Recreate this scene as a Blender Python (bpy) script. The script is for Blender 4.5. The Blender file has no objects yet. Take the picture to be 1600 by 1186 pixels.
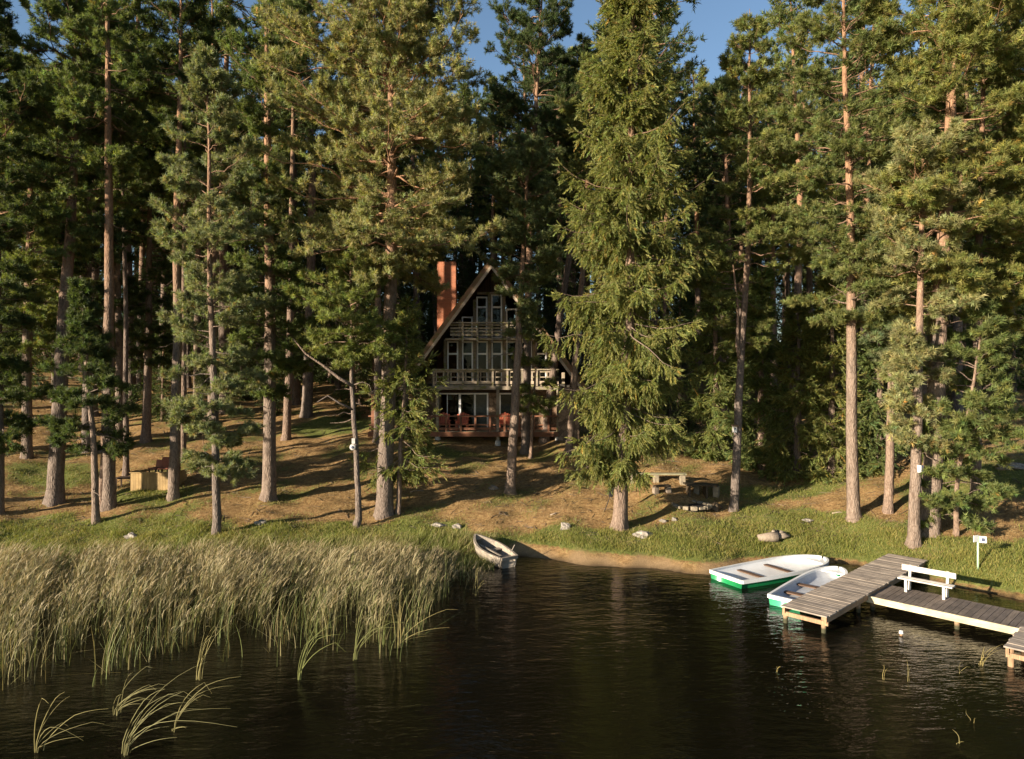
import bpy, math, random
import numpy as np
from mathutils import Vector, Matrix

random.seed(11)
SC = bpy.context.scene
COL = SC.collection
R = math.radians
F, CX, HY, CH = 1080.0, 800.0, 593.0, 6.2      # focal length, centre, horizon (photo pixels), eye height

# ------------------------------------------------------------------ terrain
SHX = [-200, -60, -45, -34, -26, -18, -10, -4, -1, .7, 2, 4.2, 6.3, 9, 11.5, 13, 15, 20, 30, 60, 200]
SHY = [-60, -8, 4, 13, 19, 22, 22.6, 23.4, 24.2, 24.1, 23.4, 22.7, 22.0, 23.5, 23.2, 21.2, 18.8, 16.2, 13, 5, -20]


def shore(x):
    return np.interp(x, SHX, SHY) + .12 * np.sin(1.7 * np.asarray(x)) + .07 * np.sin(4.1 * np.asarray(x) + 1)


def terrain(x, y):
    x = np.asarray(x, float); y = np.asarray(y, float)
    t = y - shore(x)
    tp = np.clip(t, 0, None)
    up = .26 * (1 - np.exp(-tp / .9)) + .178 * np.minimum(tp, 30) + .10 * np.clip(tp - 30, 0, 60)
    n = (.10 * np.sin(.55 * x + .3 * y) + .07 * np.sin(.9 * y - .4 * x + 2) + .035 * np.sin(2.3 * x + 1.1 * y)
         + .02 * np.sin(4.7 * x - 3.1 * y) + .02 * np.sin(5.9 * y + 1.3 * x))
    up = up + n * np.clip(tp / 3, 0, 1)
    dn = np.maximum(.16 * t, -1.6)
    return np.where(t > 0, up, dn)


def tz(x, y):
    return float(terrain(x, y))


def hit(px, py):
    """point of the ground (or lake) seen at a photo pixel"""
    dx, dz = (px - CX) / F, (HY - py) / F
    d = 8.0
    while d < 90:
        z = CH + dz * d
        if z <= max(0.0, tz(dx * d, d)):
            break
        d += .04
    return dx * d, d


def plane(px, py, z):
    d = (CH - z) * F / (py - HY)
    return (px - CX) / F * d, d


def PX(px, d):
    return (px - CX) / F * d


def PZ(py, d):
    return CH + (HY - py) / F * d


# ------------------------------------------------------------------ materials
def new_mat(name):
    m = bpy.data.materials.new(name)
    m.use_nodes = True
    nt = m.node_tree
    nt.nodes.clear()
    out = nt.nodes.new('ShaderNodeOutputMaterial')
    return m, nt, out


def N(nt, typ, **kw):
    n = nt.nodes.new(typ)
    for k, v in kw.items():
        if k in n.inputs.keys():
            n.inputs[k].default_value = v
        else:
            setattr(n, k, v)
    return n


def ramp(nt, fac, stops, interp='LINEAR'):
    r = nt.nodes.new('ShaderNodeValToRGB')
    r.color_ramp.interpolation = interp
    els = r.color_ramp.elements
    while len(els) > 1:
        els.remove(els[-1])
    els[0].position = stops[0][0]; els[0].color = (*stops[0][1], 1)
    for p, c in stops[1:]:
        e = els.new(p); e.color = (*c, 1)
    nt.links.new(fac, r.inputs['Fac'])
    return r.outputs['Color']


def mix(nt, a, b, fac, typ='MIX'):
    m = nt.nodes.new('ShaderNodeMix')
    m.data_type = 'RGBA'; m.blend_type = typ
    for v, s in ((fac, 0), (a, 6), (b, 7)):
        if hasattr(v, 'links') or hasattr(v, 'is_linked'):
            nt.links.new(v, m.inputs[s])
        elif s == 0:
            m.inputs[0].default_value = v
        else:
            m.inputs[s].default_value = (*v, 1)
    return m.outputs[2]


def coords(nt, scale=(1, 1, 1), kind='Object', rot=(0, 0, 0)):
    tc = nt.nodes.new('ShaderNodeTexCoord')
    mp = nt.nodes.new('ShaderNodeMapping')
    mp.inputs['Scale'].default_value = scale
    mp.inputs['Rotation'].default_value = rot
    nt.links.new(tc.outputs[kind], mp.inputs['Vector'])
    return mp.outputs['Vector'], tc


def noise(nt, vec, scale, detail=4, rough=.55):
    n = N(nt, 'ShaderNodeTexNoise', Scale=scale, Detail=detail, Roughness=rough)
    nt.links.new(vec, n.inputs['Vector'])
    return n.outputs['Fac']


def principled(nt, out, col, rough=.8, bump=None, strength=.4, dist=.02, spec=.3, **kw):
    b = nt.nodes.new('ShaderNodeBsdfPrincipled')
    if hasattr(col, 'is_linked'):
        nt.links.new(col, b.inputs['Base Color'])
    else:
        b.inputs['Base Color'].default_value = (*col, 1)
    if hasattr(rough, 'is_linked'):
        nt.links.new(rough, b.inputs['Roughness'])
    else:
        b.inputs['Roughness'].default_value = rough
    b.inputs['Specular IOR Level'].default_value = spec
    for k, v in kw.items():
        b.inputs[k].default_value = v
    if bump is not None:
        bp = N(nt, 'ShaderNodeBump', Strength=strength, Distance=dist)
        nt.links.new(bump, bp.inputs['Height'])
        nt.links.new(bp.outputs['Normal'], b.inputs['Normal'])
    nt.links.new(b.outputs['BSDF'], out.inputs['Surface'])
    return b


def mat_bark(name, low, high, z1, z2):
    """plated bark below, thin flaky bark of another colour higher up the trunk"""
    m, nt, out = new_mat(name)
    v, tc = coords(nt, (1, 1, .28))
    n1 = noise(nt, v, 9, 5, .65)
    vo = N(nt, 'ShaderNodeTexVoronoi', Scale=16.0); vo.feature = 'DISTANCE_TO_EDGE'
    nt.links.new(v, vo.inputs['Vector'])
    sep = nt.nodes.new('ShaderNodeSeparateXYZ')
    nt.links.new(tc.outputs['Object'], sep.inputs[0])
    rnd = nt.nodes.new('ShaderNodeObjectInfo')
    zz = N(nt, 'ShaderNodeMapRange'); zz.inputs[1].default_value = z1; zz.inputs[2].default_value = z2
    nadd = N(nt, 'ShaderNodeMath', operation='MULTIPLY_ADD')
    nt.links.new(n1, nadd.inputs[0]); nadd.inputs[1].default_value = 3.0
    nt.links.new(sep.outputs['Z'], nadd.inputs[2])
    nt.links.new(nadd.outputs[0], zz.inputs[0])
    lo = ramp(nt, n1, [(.25, tuple(c * .45 for c in low)), (.5, low), (.8, tuple(min(1, c * 1.5) for c in low))])
    hi = ramp(nt, n1, [(.25, tuple(c * .55 for c in high)), (.55, high), (.8, tuple(min(1, c * 1.35) for c in high))])
    c = mix(nt, lo, hi, zz.outputs[0])
    crack = ramp(nt, vo.outputs['Distance'], [(0, (.5, .45, .42)), (.12, (1, 1, 1))])
    c = mix(nt, c, crack, .8, 'MULTIPLY')
    tint = ramp(nt, rnd.outputs['Random'], [(0, (.72, .74, .78)), (1, (1.1, 1.02, .95))])
    c = mix(nt, c, tint, 1.0, 'MULTIPLY')
    h = N(nt, 'ShaderNodeMath', operation='ADD')
    nt.links.new(n1, h.inputs[0]); nt.links.new(vo.outputs['Distance'], h.inputs[1])
    principled(nt, out, c, .9, h.outputs[0], .9, .04, .15)
    return m


def mat_leaf(name, col, trans=.45, tcol=None, rough=.55):
    """needles, blades, reeds: colour times a per-tuft tint stored on the mesh"""
    m, nt, out = new_mat(name)
    at = nt.nodes.new('ShaderNodeAttribute'); at.attribute_name = 'tint'
    rnd = nt.nodes.new('ShaderNodeObjectInfo')
    var = ramp(nt, rnd.outputs['Random'], [(0, (.82, .86, .9)), (1, (1.12, 1.06, .95))])
    c = mix(nt, col, at.outputs['Color'], 1.0, 'MULTIPLY')
    c = mix(nt, c, var, 1.0, 'MULTIPLY')
    b = nt.nodes.new('ShaderNodeBsdfPrincipled')
    b.inputs['Roughness'].default_value = rough
    b.inputs['Specular IOR Level'].default_value = .25
    nt.links.new(c, b.inputs['Base Color'])
    t = nt.nodes.new('ShaderNodeBsdfTranslucent')
    tc = mix(nt, c, tcol or (1.12, 1.2, .55), 1.0, 'MULTIPLY')
    nt.links.new(tc, t.inputs['Color'])
    ms = nt.nodes.new('ShaderNodeMixShader'); ms.inputs[0].default_value = trans
    nt.links.new(b.outputs[0], ms.inputs[1]); nt.links.new(t.outputs[0], ms.inputs[2])
    nt.links.new(ms.outputs[0], out.inputs['Surface'])
    return m


def mat_wood(name, c1, c2, axis=0, rough=.75, scale=3, moss=None, bump=.35, wet=None):
    m, nt, out = new_mat(name)
    sc = [14, 14, 14]; sc[axis] = 1.1
    v, tc = coords(nt, tuple(sc))
    n1 = noise(nt, v, scale, 5, .6)
    v2, _ = coords(nt, (1, 1, 1))
    n2 = noise(nt, v2, 2.3, 3)
    geo = nt.nodes.new('ShaderNodeNewGeometry')
    c = ramp(nt, n1, [(.3, c1), (.7, c2)])
    dirt = ramp(nt, n2, [(.3, (.62, .6, .58)), (.62, (1.08, 1.05, 1.0))])
    c = mix(nt, c, dirt, .85, 'MULTIPLY')
    isl = ramp(nt, geo.outputs['Random Per Island'], [(0, (.74, .74, .76)), (1, (1.15, 1.12, 1.08))])
    c = mix(nt, c, isl, .9, 'MULTIPLY')
    if moss:
        n3 = noise(nt, v2, 3.7, 5, .7)
        f = ramp(nt, n3, [(.5, (0, 0, 0)), (.62, (1, 1, 1))])
        c = mix(nt, c, moss, f)
    if wet:                                             # algae stain on piles up to a hand above the water
        sx = nt.nodes.new('ShaderNodeSeparateXYZ'); nt.links.new(tc_(nt).outputs['Object'], sx.inputs[0])
        ad = N(nt, 'ShaderNodeMath', operation='MULTIPLY_ADD'); nt.links.new(n2, ad.inputs[0]); ad.inputs[1].default_value = -.16; nt.links.new(sx.outputs['Z'], ad.inputs[2])
        f = ramp(nt, ad.outputs[0], [(.0, (1, 1, 1)), (.07, (0, 0, 0))])
        c = mix(nt, c, wet, f)
    principled(nt, out, c, rough, n1, bump, .01, .25)
    return m


def tc_(nt):
    return nt.nodes.new('ShaderNodeTexCoord')


def mat_plain(name, c, rough=.6, var=.25, scale=6, bump=.15, spec=.3, metallic=0):
    m, nt, out = new_mat(name)
    v, tc = coords(nt)
    n1 = noise(nt, v, scale, 5, .6)
    cc = ramp(nt, n1, [(.3, tuple(x * (1 - var) for x in c)), (.7, tuple(min(1, x * (1 + var * .5)) for x in c))])
    principled(nt, out, cc, rough, n1, bump, .01, spec, Metallic=metallic)
    return m


def mat_brick(name):
    m, nt, out = new_mat(name)
    v, tc = coords(nt, (1, 1, 1), 'Object', (R(90), 0, 0))
    b = N(nt, 'ShaderNodeTexBrick', Scale=1.0)
    b.inputs['Color1'].default_value = (.40, .13, .06, 1); b.inputs['Color2'].default_value = (.30, .095, .045, 1)
    b.inputs['Mortar'].default_value = (.30, .17, .11, 1)
    b.inputs['Mortar Size'].default_value = .012
    b.inputs['Brick Width'].default_value = .26; b.inputs['Row Height'].default_value = .077
    nt.links.new(v, b.inputs['Vector'])
    v2, _ = coords(nt)
    n = noise(nt, v2, 2.2, 4)
    c = mix(nt, b.outputs['Color'], ramp(nt, n, [(.3, (.65, .62, .6)), (.7, (1.15, 1.1, 1.05))]), .9, 'MULTIPLY')
    principled(nt, out, c, .85, b.outputs['Fac'], -.4, .01)
    return m


def mat_stone(name, a, b_, scale=4.5):
    m, nt, out = new_mat(name)
    v, tc = coords(nt)
    vo = N(nt, 'ShaderNodeTexVoronoi', Scale=scale); nt.links.new(v, vo.inputs['Vector'])
    ve = N(nt, 'ShaderNodeTexVoronoi', Scale=scale); ve.feature = 'DISTANCE_TO_EDGE'; nt.links.new(v, ve.inputs['Vector'])
    sp = nt.nodes.new('ShaderNodeSeparateColor'); nt.links.new(vo.outputs['Color'], sp.inputs[0])
    c = ramp(nt, sp.outputs[0], [(0, a), (1, b_)])
    e = ramp(nt, ve.outputs['Distance'], [(0, (.4, .38, .36)), (.06, (1, 1, 1))])
    c = mix(nt, c, e, 1, 'MULTIPLY')
    principled(nt, out, c, .9, ve.outputs['Distance'], .6, .03)
    return m


def mat_glass(name):
    m, nt, out = new_mat(name)
    g = N(nt, 'ShaderNodeBsdfGlossy', Roughness=.02)
    t = nt.nodes.new('ShaderNodeBsdfTransparent'); t.inputs[0].default_value = (.75, .78, .76, 1)
    fr = N(nt, 'ShaderNodeFresnel', IOR=1.22)
    ms = nt.nodes.new('ShaderNodeMixShader')
    nt.links.new(fr.outputs[0], ms.inputs[0]); nt.links.new(t.outputs[0], ms.inputs[1]); nt.links.new(g.outputs[0], ms.inputs[2])
    nt.links.new(ms.outputs[0], out.inputs['Surface'])
    return m


def mat_ground():
    m, nt, out = new_mat('forest_ground')
    v, tc = coords(nt)
    at = nt.nodes.new('ShaderNodeAttribute'); at.attribute_name = 'cover'
    sp = nt.nodes.new('ShaderNodeSeparateColor'); nt.links.new(at.outputs['Color'], sp.inputs[0])
    n1 = noise(nt, v, .9, 6, .65); n2 = noise(nt, v, 7, 5, .7); n3 = noise(nt, v, 34, 3, .7)
    lit = ramp(nt, n2, [(.28, (.14, .088, .042)), (.46, (.32, .205, .098)), (.58, (.43, .295, .148)), (.75, (.58, .43, .24))])
    dry = ramp(nt, n3, [(.3, (.42, .40, .37)), (.7, (1.3, 1.25, 1.2))])
    c = mix(nt, lit, dry, .85, 'MULTIPLY')
    big = ramp(nt, n1, [(.35, (.75, .74, .62)), (.65, (1.12, 1.04, .98))])
    c = mix(nt, c, big, .9, 'MULTIPLY')
    grn = ramp(nt, n2, [(.25, (.06, .075, .018)), (.5, (.125, .14, .035)), (.75, (.24, .23, .08))])
    gf = N(nt, 'ShaderNodeMath', operation='MULTIPLY_ADD')
    nt.links.new(n2, gf.inputs[0]); gf.inputs[1].default_value = 1.2; nt.links.new(sp.outputs[0], gf.inputs[2])
    gfac = ramp(nt, gf.outputs[0], [(.78, (0, 0, 0)), (1.0, (1, 1, 1))])
    c = mix(nt, c, grn, gfac)
    snd = ramp(nt, n3, [(.3, (.21, .135, .07)), (.7, (.37, .25, .135))])
    c = mix(nt, c, snd, sp.outputs[1])
    mud = (.05, .035, .02)
    c = mix(nt, c, mud, sp.outputs[2])
    h = N(nt, 'ShaderNodeMath', operation='ADD')
    nt.links.new(n2, h.inputs[0]); nt.links.new(n3, h.inputs[1])
    principled(nt, out, c, .95, h.outputs[0], .9, .06, .1)
    return m


def mat_water():
    m, nt, out = new_mat('lake_water')
    v, tc = coords(nt, (1, 2.6, 1), 'Object', (0, 0, R(-24)))
    a = noise(nt, v, 1.15, 3, .5)
    b = noise(nt, v, 3.6, 3, .55)
    v2, _ = coords(nt, (1, 1, 1))
    calm = noise(nt, v2, .16, 3, .5)
    h = N(nt, 'ShaderNodeMath', operation='MULTIPLY_ADD')
    nt.links.new(b, h.inputs[0]); h.inputs[1].default_value = .5; nt.links.new(a, h.inputs[2])
    cr = N(nt, 'ShaderNodeMapRange'); cr.inputs[1].default_value = .35; cr.inputs[2].default_value = .65
    cr.inputs[3].default_value = .2; cr.inputs[4].default_value = 1.0
    nt.links.new(calm, cr.inputs[0])
    hh = N(nt, 'ShaderNodeMath', operation='MULTIPLY')
    nt.links.new(h.outputs[0], hh.inputs[0]); nt.links.new(cr.outputs[0], hh.inputs[1])
    principled(nt, out, (.0045, .0038, .002), .035, hh.outputs[0], .6, .08, .5, IOR=1.33)
    return m


M = {}
M['pine_bark'] = mat_bark('pine_bark', (.19, .150, .122), (.30, .182, .112), 7, 13)
M['grey_bark'] = mat_bark('grey_bark', (.21, .155, .12), (.26, .17, .11), 9, 16)
M['sage'] = mat_leaf('sage_needles', (.222, .224, .104))
M['olive'] = mat_leaf('olive_needles', (.188, .196, .060))
M['green'] = mat_leaf('green_needles', (.152, .176, .056))
M['blue'] = mat_leaf('blue_needles', (.156, .177, .080))
M['dark'] = mat_leaf('dark_needles', (.074, .096, .034))
M['spruce'] = mat_leaf('spruce_needles', (.205, .208, .062))
M['grass'] = mat_leaf('grass_blades', (.195, .205, .05), .4)
M['reed'] = mat_leaf('reed_blades', (1, 1, 1), .35, (1.1, 1.0, .7))
M['ground'] = mat_ground()
M['water'] = mat_water()
M['dock'] = mat_wood('weathered_dock_boards', (.22, .18, .15), (.40, .34, .285), 1)
M['walk'] = mat_wood('dark_wet_boards', (.11, .088, .074), (.21, .17, .145), 1)
M['pale_wood'] = mat_wood('pale_sawn_timber', (.42, .36, .24), (.62, .55, .38), 0)
M['post_wood'] = mat_wood('brown_post_timber', (.20, .12, .07), (.38, .25, .15), 2)
M['pile'] = mat_wood('brown_pile_timber', (.19, .12, .075), (.35, .24, .15), 2, wet=(.045, .042, .02))
M['bench'] = mat_wood('white_painted_boards', (.50, .46, .42), (.72, .68, .63), 0)
M['roof'] = mat_wood('mossy_brown_shingles', (.16, .095, .06), (.34, .20, .12), 1, .9, 3, (.16, .14, .05))
M['barge'] = mat_wood('grey_brown_boards', (.36, .29, .22), (.58, .48, .37), 0)
M['house_wood'] = mat_wood('weathered_rail_timber', (.26, .215, .165), (.42, .355, .275), 0, .8, 3, (.17, .16, .055))
M['dark_wood'] = mat_wood('dark_stained_boards', (.045, .028, .02), (.09, .058, .04), 2)
M['red_wood'] = mat_wood('red_brown_timber', (.16, .07, .04), (.28, .13, .075), 0)
M['white_frame'] = mat_plain('white_window_paint', (.88, .86, .85), .5, .08)
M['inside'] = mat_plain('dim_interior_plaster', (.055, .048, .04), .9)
M['curtain'] = mat_plain('grey_curtain', (.26, .23, .22), .95)
M['brick'] = mat_brick('red_chimney_brick')
M['stone_wall'] = mat_stone('brown_field_stone', (.13, .09, .06), (.36, .25, .17))
M['glass'] = mat_glass('window_glass')
M['concrete'] = mat_plain('pale_concrete', (.44, .42, .39), .9, .3)
M['coral'] = mat_plain('coral_red_plastic', (.62, .16, .085), .5, .15)
M['rust'] = mat_plain('rust_red_fabric', (.24, .085, .05), .8)
M['white_boat'] = mat_plain('white_gelcoat', (.64, .63, .62), .28, .08, 5, .05, .5)
M['green_boat'] = mat_plain('green_hull_paint', (.012, .20, .065), .3, .15, 5, .05, .5)
M['mint_boat'] = mat_plain('mint_green_hull_paint', (.06, .42, .20), .3, .15, 5, .05, .5)
M['grey_boat'] = mat_plain('grey_boat_sole', (.44, .45, .48), .5, .15)
M['thwart'] = mat_wood('brown_thwart_wood', (.09, .055, .038), (.17, .105, .07), 1)
M['old_boat'] = mat_wood('silvered_boat_planks', (.17, .145, .12), (.34, .295, .245), 0)
M['rock'] = mat_plain('grey_lichen_rock', (.26, .225, .19), .95, .7, 11, 1.0)
M['stump'] = mat_wood('grey_dead_wood', (.17, .135, .105), (.34, .28, .22), 2)
M['sign'] = mat_plain('white_sign_paint', (.62, .60, .57), .5, .08)
M['sign_dark'] = mat_plain('dark_sign_print', (.05, .06, .10), .6)
M['pale_green'] = mat_plain('pale_green_post_paint', (.36, .50, .33), .5, .15)
M['tan'] = mat_wood('tan_upright_boards', (.30, .20, .09), (.42, .30, .145), 2)
M['black'] = mat_plain('black_weave', (.012, .011, .012), .7)
M['bench_green'] = mat_wood('mossy_bench_plank', (.20, .19, .12), (.36, .34, .22), 0)
M['dark_bench'] = mat_wood('dark_plank', (.06, .045, .03), (.13, .095, .06), 0)
M['block'] = mat_plain('pale_stone_block', (.25, .205, .145), .9, .5, 7, .5)


# ------------------------------------------------------------------ objects
def tag(o, label=None, cat=None, group=None, kind=None):
    if label: o['label'] = label
    if cat: o['category'] = cat
    if group: o['group'] = group
    if kind: o['kind'] = kind
    return o


def thing(name, label, cat, loc=(0, 0, 0), rz=0, group=None):
    o = bpy.data.objects.new(name, None)
    o.empty_display_size = .3
    COL.objects.link(o)
    o.location = loc; o.rotation_euler = (0, 0, rz)
    return tag(o, label, cat, group)


def link_mesh(name, me, mats, parent=None, smooth=False):
    for mt in (mats if isinstance(mats, (list, tuple)) else [mats]):
        me.materials.append(mt)
    if smooth:
        me.polygons.foreach_set('use_smooth', np.ones(len(me.polygons), bool))
    o = bpy.data.objects.new(name, me)
    COL.objects.link(o)
    if parent is not None:
        o.parent = parent
    return o


def mesh_np(name, V, T, tint=None, midx=None, attr='tint'):
    """triangle mesh from arrays"""
    me = bpy.data.meshes.new(name)
    V = np.ascontiguousarray(V, np.float32); T = np.ascontiguousarray(T, np.int32)
    me.vertices.add(len(V)); me.vertices.foreach_set('co', V.ravel())
    k = T.shape[1]
    me.loops.add(T.size); me.loops.foreach_set('vertex_index', T.ravel())
    me.polygons.add(len(T))
    me.polygons.foreach_set('loop_start', np.arange(0, T.size, k, dtype=np.int32))
    try:
        me.polygons.foreach_set('loop_total', np.full(len(T), k, np.int32))
    except Exception:
        pass
    if midx is not None:
        me.polygons.foreach_set('material_index', np.ascontiguousarray(midx, np.int32))
    if tint is not None:
        a = me.attributes.new(attr, 'FLOAT_COLOR', 'POINT')
        if tint.shape[1] == 3:
            tint = np.concatenate([tint, np.ones((len(tint), 1))], 1)
        a.data.foreach_set('color', np.ascontiguousarray(tint, np.float32).ravel())
    me.update(calc_edges=True)
    return me


class MB:
    def __init__(self):
        self.v = []; self.f = []

    def add(self, vs, fs):
        n = len(self.v)
        self.v += [tuple(p) for p in vs]
        self.f += [tuple(i + n for i in f) for f in fs]
        return self

    def box(self, c, s, rz=0, rot=None):
        hx, hy, hz = s[0] / 2, s[1] / 2, s[2] / 2
        m = rot if rot is not None else Matrix.Rotation(rz, 3, 'Z')
        vs = [Vector(c) + m @ Vector((x * hx, y * hy, z * hz)) for x in (-1, 1) for y in (-1, 1) for z in (-1, 1)]
        return self.add(vs, [(0, 1, 3, 2), (4, 6, 7, 5), (0, 4, 5, 1), (2, 3, 7, 6), (0, 2, 6, 4), (1, 5, 7, 3)])

    def bar(self, a, b, w, h, up=(0, 0, 1)):
        a, b = Vector(a), Vector(b)
        x = (b - a); L = x.length; x.normalize()
        y = Vector(up).cross(x)
        if y.length < 1e-4: y = Vector((0, 1, 0))
        y.normalize(); z = x.cross(y)
        m = Matrix((x, y, z)).transposed()
        return self.box((a + b) / 2, (L, w, h), rot=m)

    def tube(self, pts, rad, n=10, cap=True):
        pts = [Vector(p) for p in pts]
        rings = []
        for i, p in enumerate(pts):
            t = (pts[min(i + 1, len(pts) - 1)] - pts[max(i - 1, 0)]).normalized()
            ref = Vector((0, 0, 1)) if abs(t.z) < .9 else Vector((1, 0, 0))
            u = t.cross(ref).normalized(); w = t.cross(u)
            r = rad[i] if hasattr(rad, '__len__') else rad
            rings.append([p + r * (math.cos(2 * math.pi * k / n) * u + math.sin(2 * math.pi * k / n) * w) for k in range(n)])
        vs = [q for g in rings for q in g]
        fs = [(i * n + k, i * n + (k + 1) % n, (i + 1) * n + (k + 1) % n, (i + 1) * n + k) for i in range(len(pts) - 1) for k in range(n)]
        if cap:
            fs += [tuple(range(n))[::-1], tuple((len(pts) - 1) * n + k for k in range(n))]
        return self.add(vs, fs)

    def build(self, name, mat, parent=None, smooth=False, bevel=0):
        me = bpy.data.meshes.new(name)
        me.from_pydata(self.v, [], self.f)
        me.update()
        o = link_mesh(name, me, mat, parent, smooth)
        if bevel:
            b = o.modifiers.new('bevel', 'BEVEL'); b.width = bevel; b.segments = 2; b.limit_method = 'ANGLE'
        return o


# ------------------------------------------------------------------ vector helpers for plants
def unit(a):
    return a / np.maximum(np.linalg.norm(a, axis=-1, keepdims=True), 1e-9)


def frames(w, rng=None):
    w = unit(w)
    ref = np.where(np.abs(w[..., 2:3]) < .9, np.array([0, 0, 1.0]), np.array([1.0, 0, 0]))
    u = unit(np.cross(w, ref)); v = np.cross(w, u)
    if rng is not None:
        a = rng.uniform(0, 2 * np.pi, w.shape[:-1] + (1,))
        u, v = np.cos(a) * u + np.sin(a) * v, -np.sin(a) * u + np.cos(a) * v
    return u, v, w


def tubes(P, Rr, n):
    """batch of open tubes: P (B,k,3), Rr (B,k) -> verts, tris"""
    B, k, _ = P.shape
    T = np.empty_like(P)
    T[:, 1:-1] = P[:, 2:] - P[:, :-2]; T[:, 0] = P[:, 1] - P[:, 0]; T[:, -1] = P[:, -1] - P[:, -2]
    u, v, _ = frames(T)
    a = np.arange(n) * 2 * np.pi / n
    V = P[:, :, None] + Rr[:, :, None, None] * (np.cos(a)[None, None, :, None] * u[:, :, None] + np.sin(a)[None, None, :, None] * v[:, :, None])
    idx = np.arange(B * k * n).reshape(B, k, n)
    a0 = idx[:, :-1]; a1 = idx[:, 1:]
    b0 = np.roll(a0, -1, 2); b1 = np.roll(a1, -1, 2)
    tri = np.stack([np.stack([a0, b0, b1], -1), np.stack([a0, b1, a1], -1)], -2).reshape(-1, 3)
    return V.reshape(-1, 3), tri


def shoot_templates(rng, kinds, n, ln, wd, spread, flat=1.0, along=(0, .95)):
    """little bottle-brush sprays of flat needles round the +Z axis"""
    out = []
    for _ in range(kinds):
        V, T = [], []
        for i in range(n):
            t = along[0] + (along[1] - along[0]) * (i + rng.uniform(0, 1)) / n
            a = i * 2.399 + rng.uniform(-.4, .4)
            sp = spread * rng.uniform(.7, 1.2) * (1 - .35 * t)
            d = np.array([math.cos(a) * math.sin(sp), math.sin(a) * math.sin(sp) * flat, math.cos(sp)])
            s = unit(np.cross(d, rng.normal(size=3)))
            b = np.array([0, 0, t * .9])
            L = ln * rng.uniform(.75, 1.2)
            V += [b - s * wd / 2, b + s * wd / 2, b + d * L + s * wd * .12]
            T.append((len(V) - 3, len(V) - 2, len(V) - 1))
        out.append((np.array(V), np.array(T)))
    return out


_r = np.random.default_rng(5)
PINE_SH = shoot_templates(_r, 8, 17, .62, .12, 1.25)
PINE_FAR = shoot_templates(_r, 5, 8, .8, .22, 1.0)
SPR_SH = shoot_templates(_r, 6, 16, .27, .095, .85, .6)
SPR_FAR = shoot_templates(_r, 5, 8, .34, .13, .85, .6)


def shoots(rng, pos, dirs, size, templ, hue=.1, val=.28):
    n = len(pos)
    which = rng.integers(0, len(templ), n)
    u, v, w = frames(dirs, rng)
    base = np.exp(rng.normal(0, val, (n, 1)))
    tint = base * np.concatenate([1 + rng.normal(0, hue, (n, 1)), np.ones((n, 1)), 1 + rng.normal(0, hue, (n, 1))], 1)
    old = rng.random(n) < .02                          # a few browned shoots
    tint[old] *= np.array([1.4, .95, .8])
    VV, TT, CC = [], [], []
    off = 0
    for k, (tv, tt) in enumerate(templ):
        m = which == k
        if not m.any(): continue
        s = size[m][:, None, None]
        V = pos[m][:, None] + s * (tv[None, :, 0:1] * u[m][:, None] + tv[None, :, 1:2] * v[m][:, None] + tv[None, :, 2:3] * w[m][:, None])
        c = m.sum(); nv = len(tv)
        T = tt[None] + (np.arange(c) * nv)[:, None, None] + off
        VV.append(V.reshape(-1, 3)); TT.append(T.reshape(-1, 3)); CC.append(np.repeat(tint[m], nv, 0))
        off += c * nv
    return np.concatenate(VV), np.concatenate(TT), np.concatenate(CC)


def build_crown(name, parts, leafmat, barkmat, parent):
    """one mesh: needles (slot 0) and the branches that carry them (slot 1)"""
    Vs, Ts, Cs, Ms = [], [], [], []
    off = 0
    for V, T, C, mi in parts:
        Vs.append(V); Ts.append(T + off); Ms.append(np.full(len(T), mi))
        Cs.append(C if C is not None else np.ones((len(V), 3)))
        off += len(V)
    me = mesh_np(name, np.concatenate(Vs), np.concatenate(Ts), np.concatenate(Cs), np.concatenate(Ms))
    return link_mesh(name, me, [leafmat, barkmat], parent)


def trunk_mesh(rng, path, r0, bark, parent, sides=12, kink=.03):
    """tapered, slightly wandering trunk with a flared foot; path = [(x, y, z)] local"""
    path = np.array(path, float)
    H = path[-1, 2]
    zs = np.concatenate([[-.35, 0, .12, .3, .6], np.linspace(1.1, H, 26)])
    x = np.interp(zs, path[:, 2], path[:, 0]); y = np.interp(zs, path[:, 2], path[:, 1])
    ker = np.array([1, 2, 3, 2, 1]) / 9.0
    xs = np.convolve(np.pad(x, 2, 'edge'), ker, 'valid'); ys = np.convolve(np.pad(y, 2, 'edge'), ker, 'valid')
    wob = np.cumsum(rng.normal(0, kink, len(zs))) * .4
    xs = xs + (wob - np.interp(zs, [0, H], [wob[0], wob[-1]]))
    xs[:3] = x[:3]
    u = np.clip(zs / H, 0, 1)
    rad = r0 * np.clip((1 - u), 0, 1) ** .72 * .97 + .012
    rad = rad * (1 + .30 * np.exp(-np.clip(zs, 0, None) / .25))
    P = np.stack([xs, ys, zs], 1)[None]
    n = sides
    V, T = tubes(P, rad[None], n)
    V = V.reshape(len(zs), n, 3)
    lob = 1 + .12 * np.exp(-np.clip(zs, 0, None) / .35)[:, None] * np.sin(np.arange(n) * 2 * np.pi / n * 4 + rng.uniform(0, 6))[None]
    lob = lob + rng.normal(0, .025, lob.shape)
    ctr = P[0][:, None]
    V = ctr + (V - ctr) * lob[..., None]
    me = mesh_np('trunk', V.reshape(-1, 3), T)
    link_mesh('trunk', me, bark, parent, True)
    return lambda z: np.stack([np.interp(z, zs, xs), np.interp(z, zs, ys), z], -1), (lambda z: np.interp(z, zs, rad))


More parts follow.
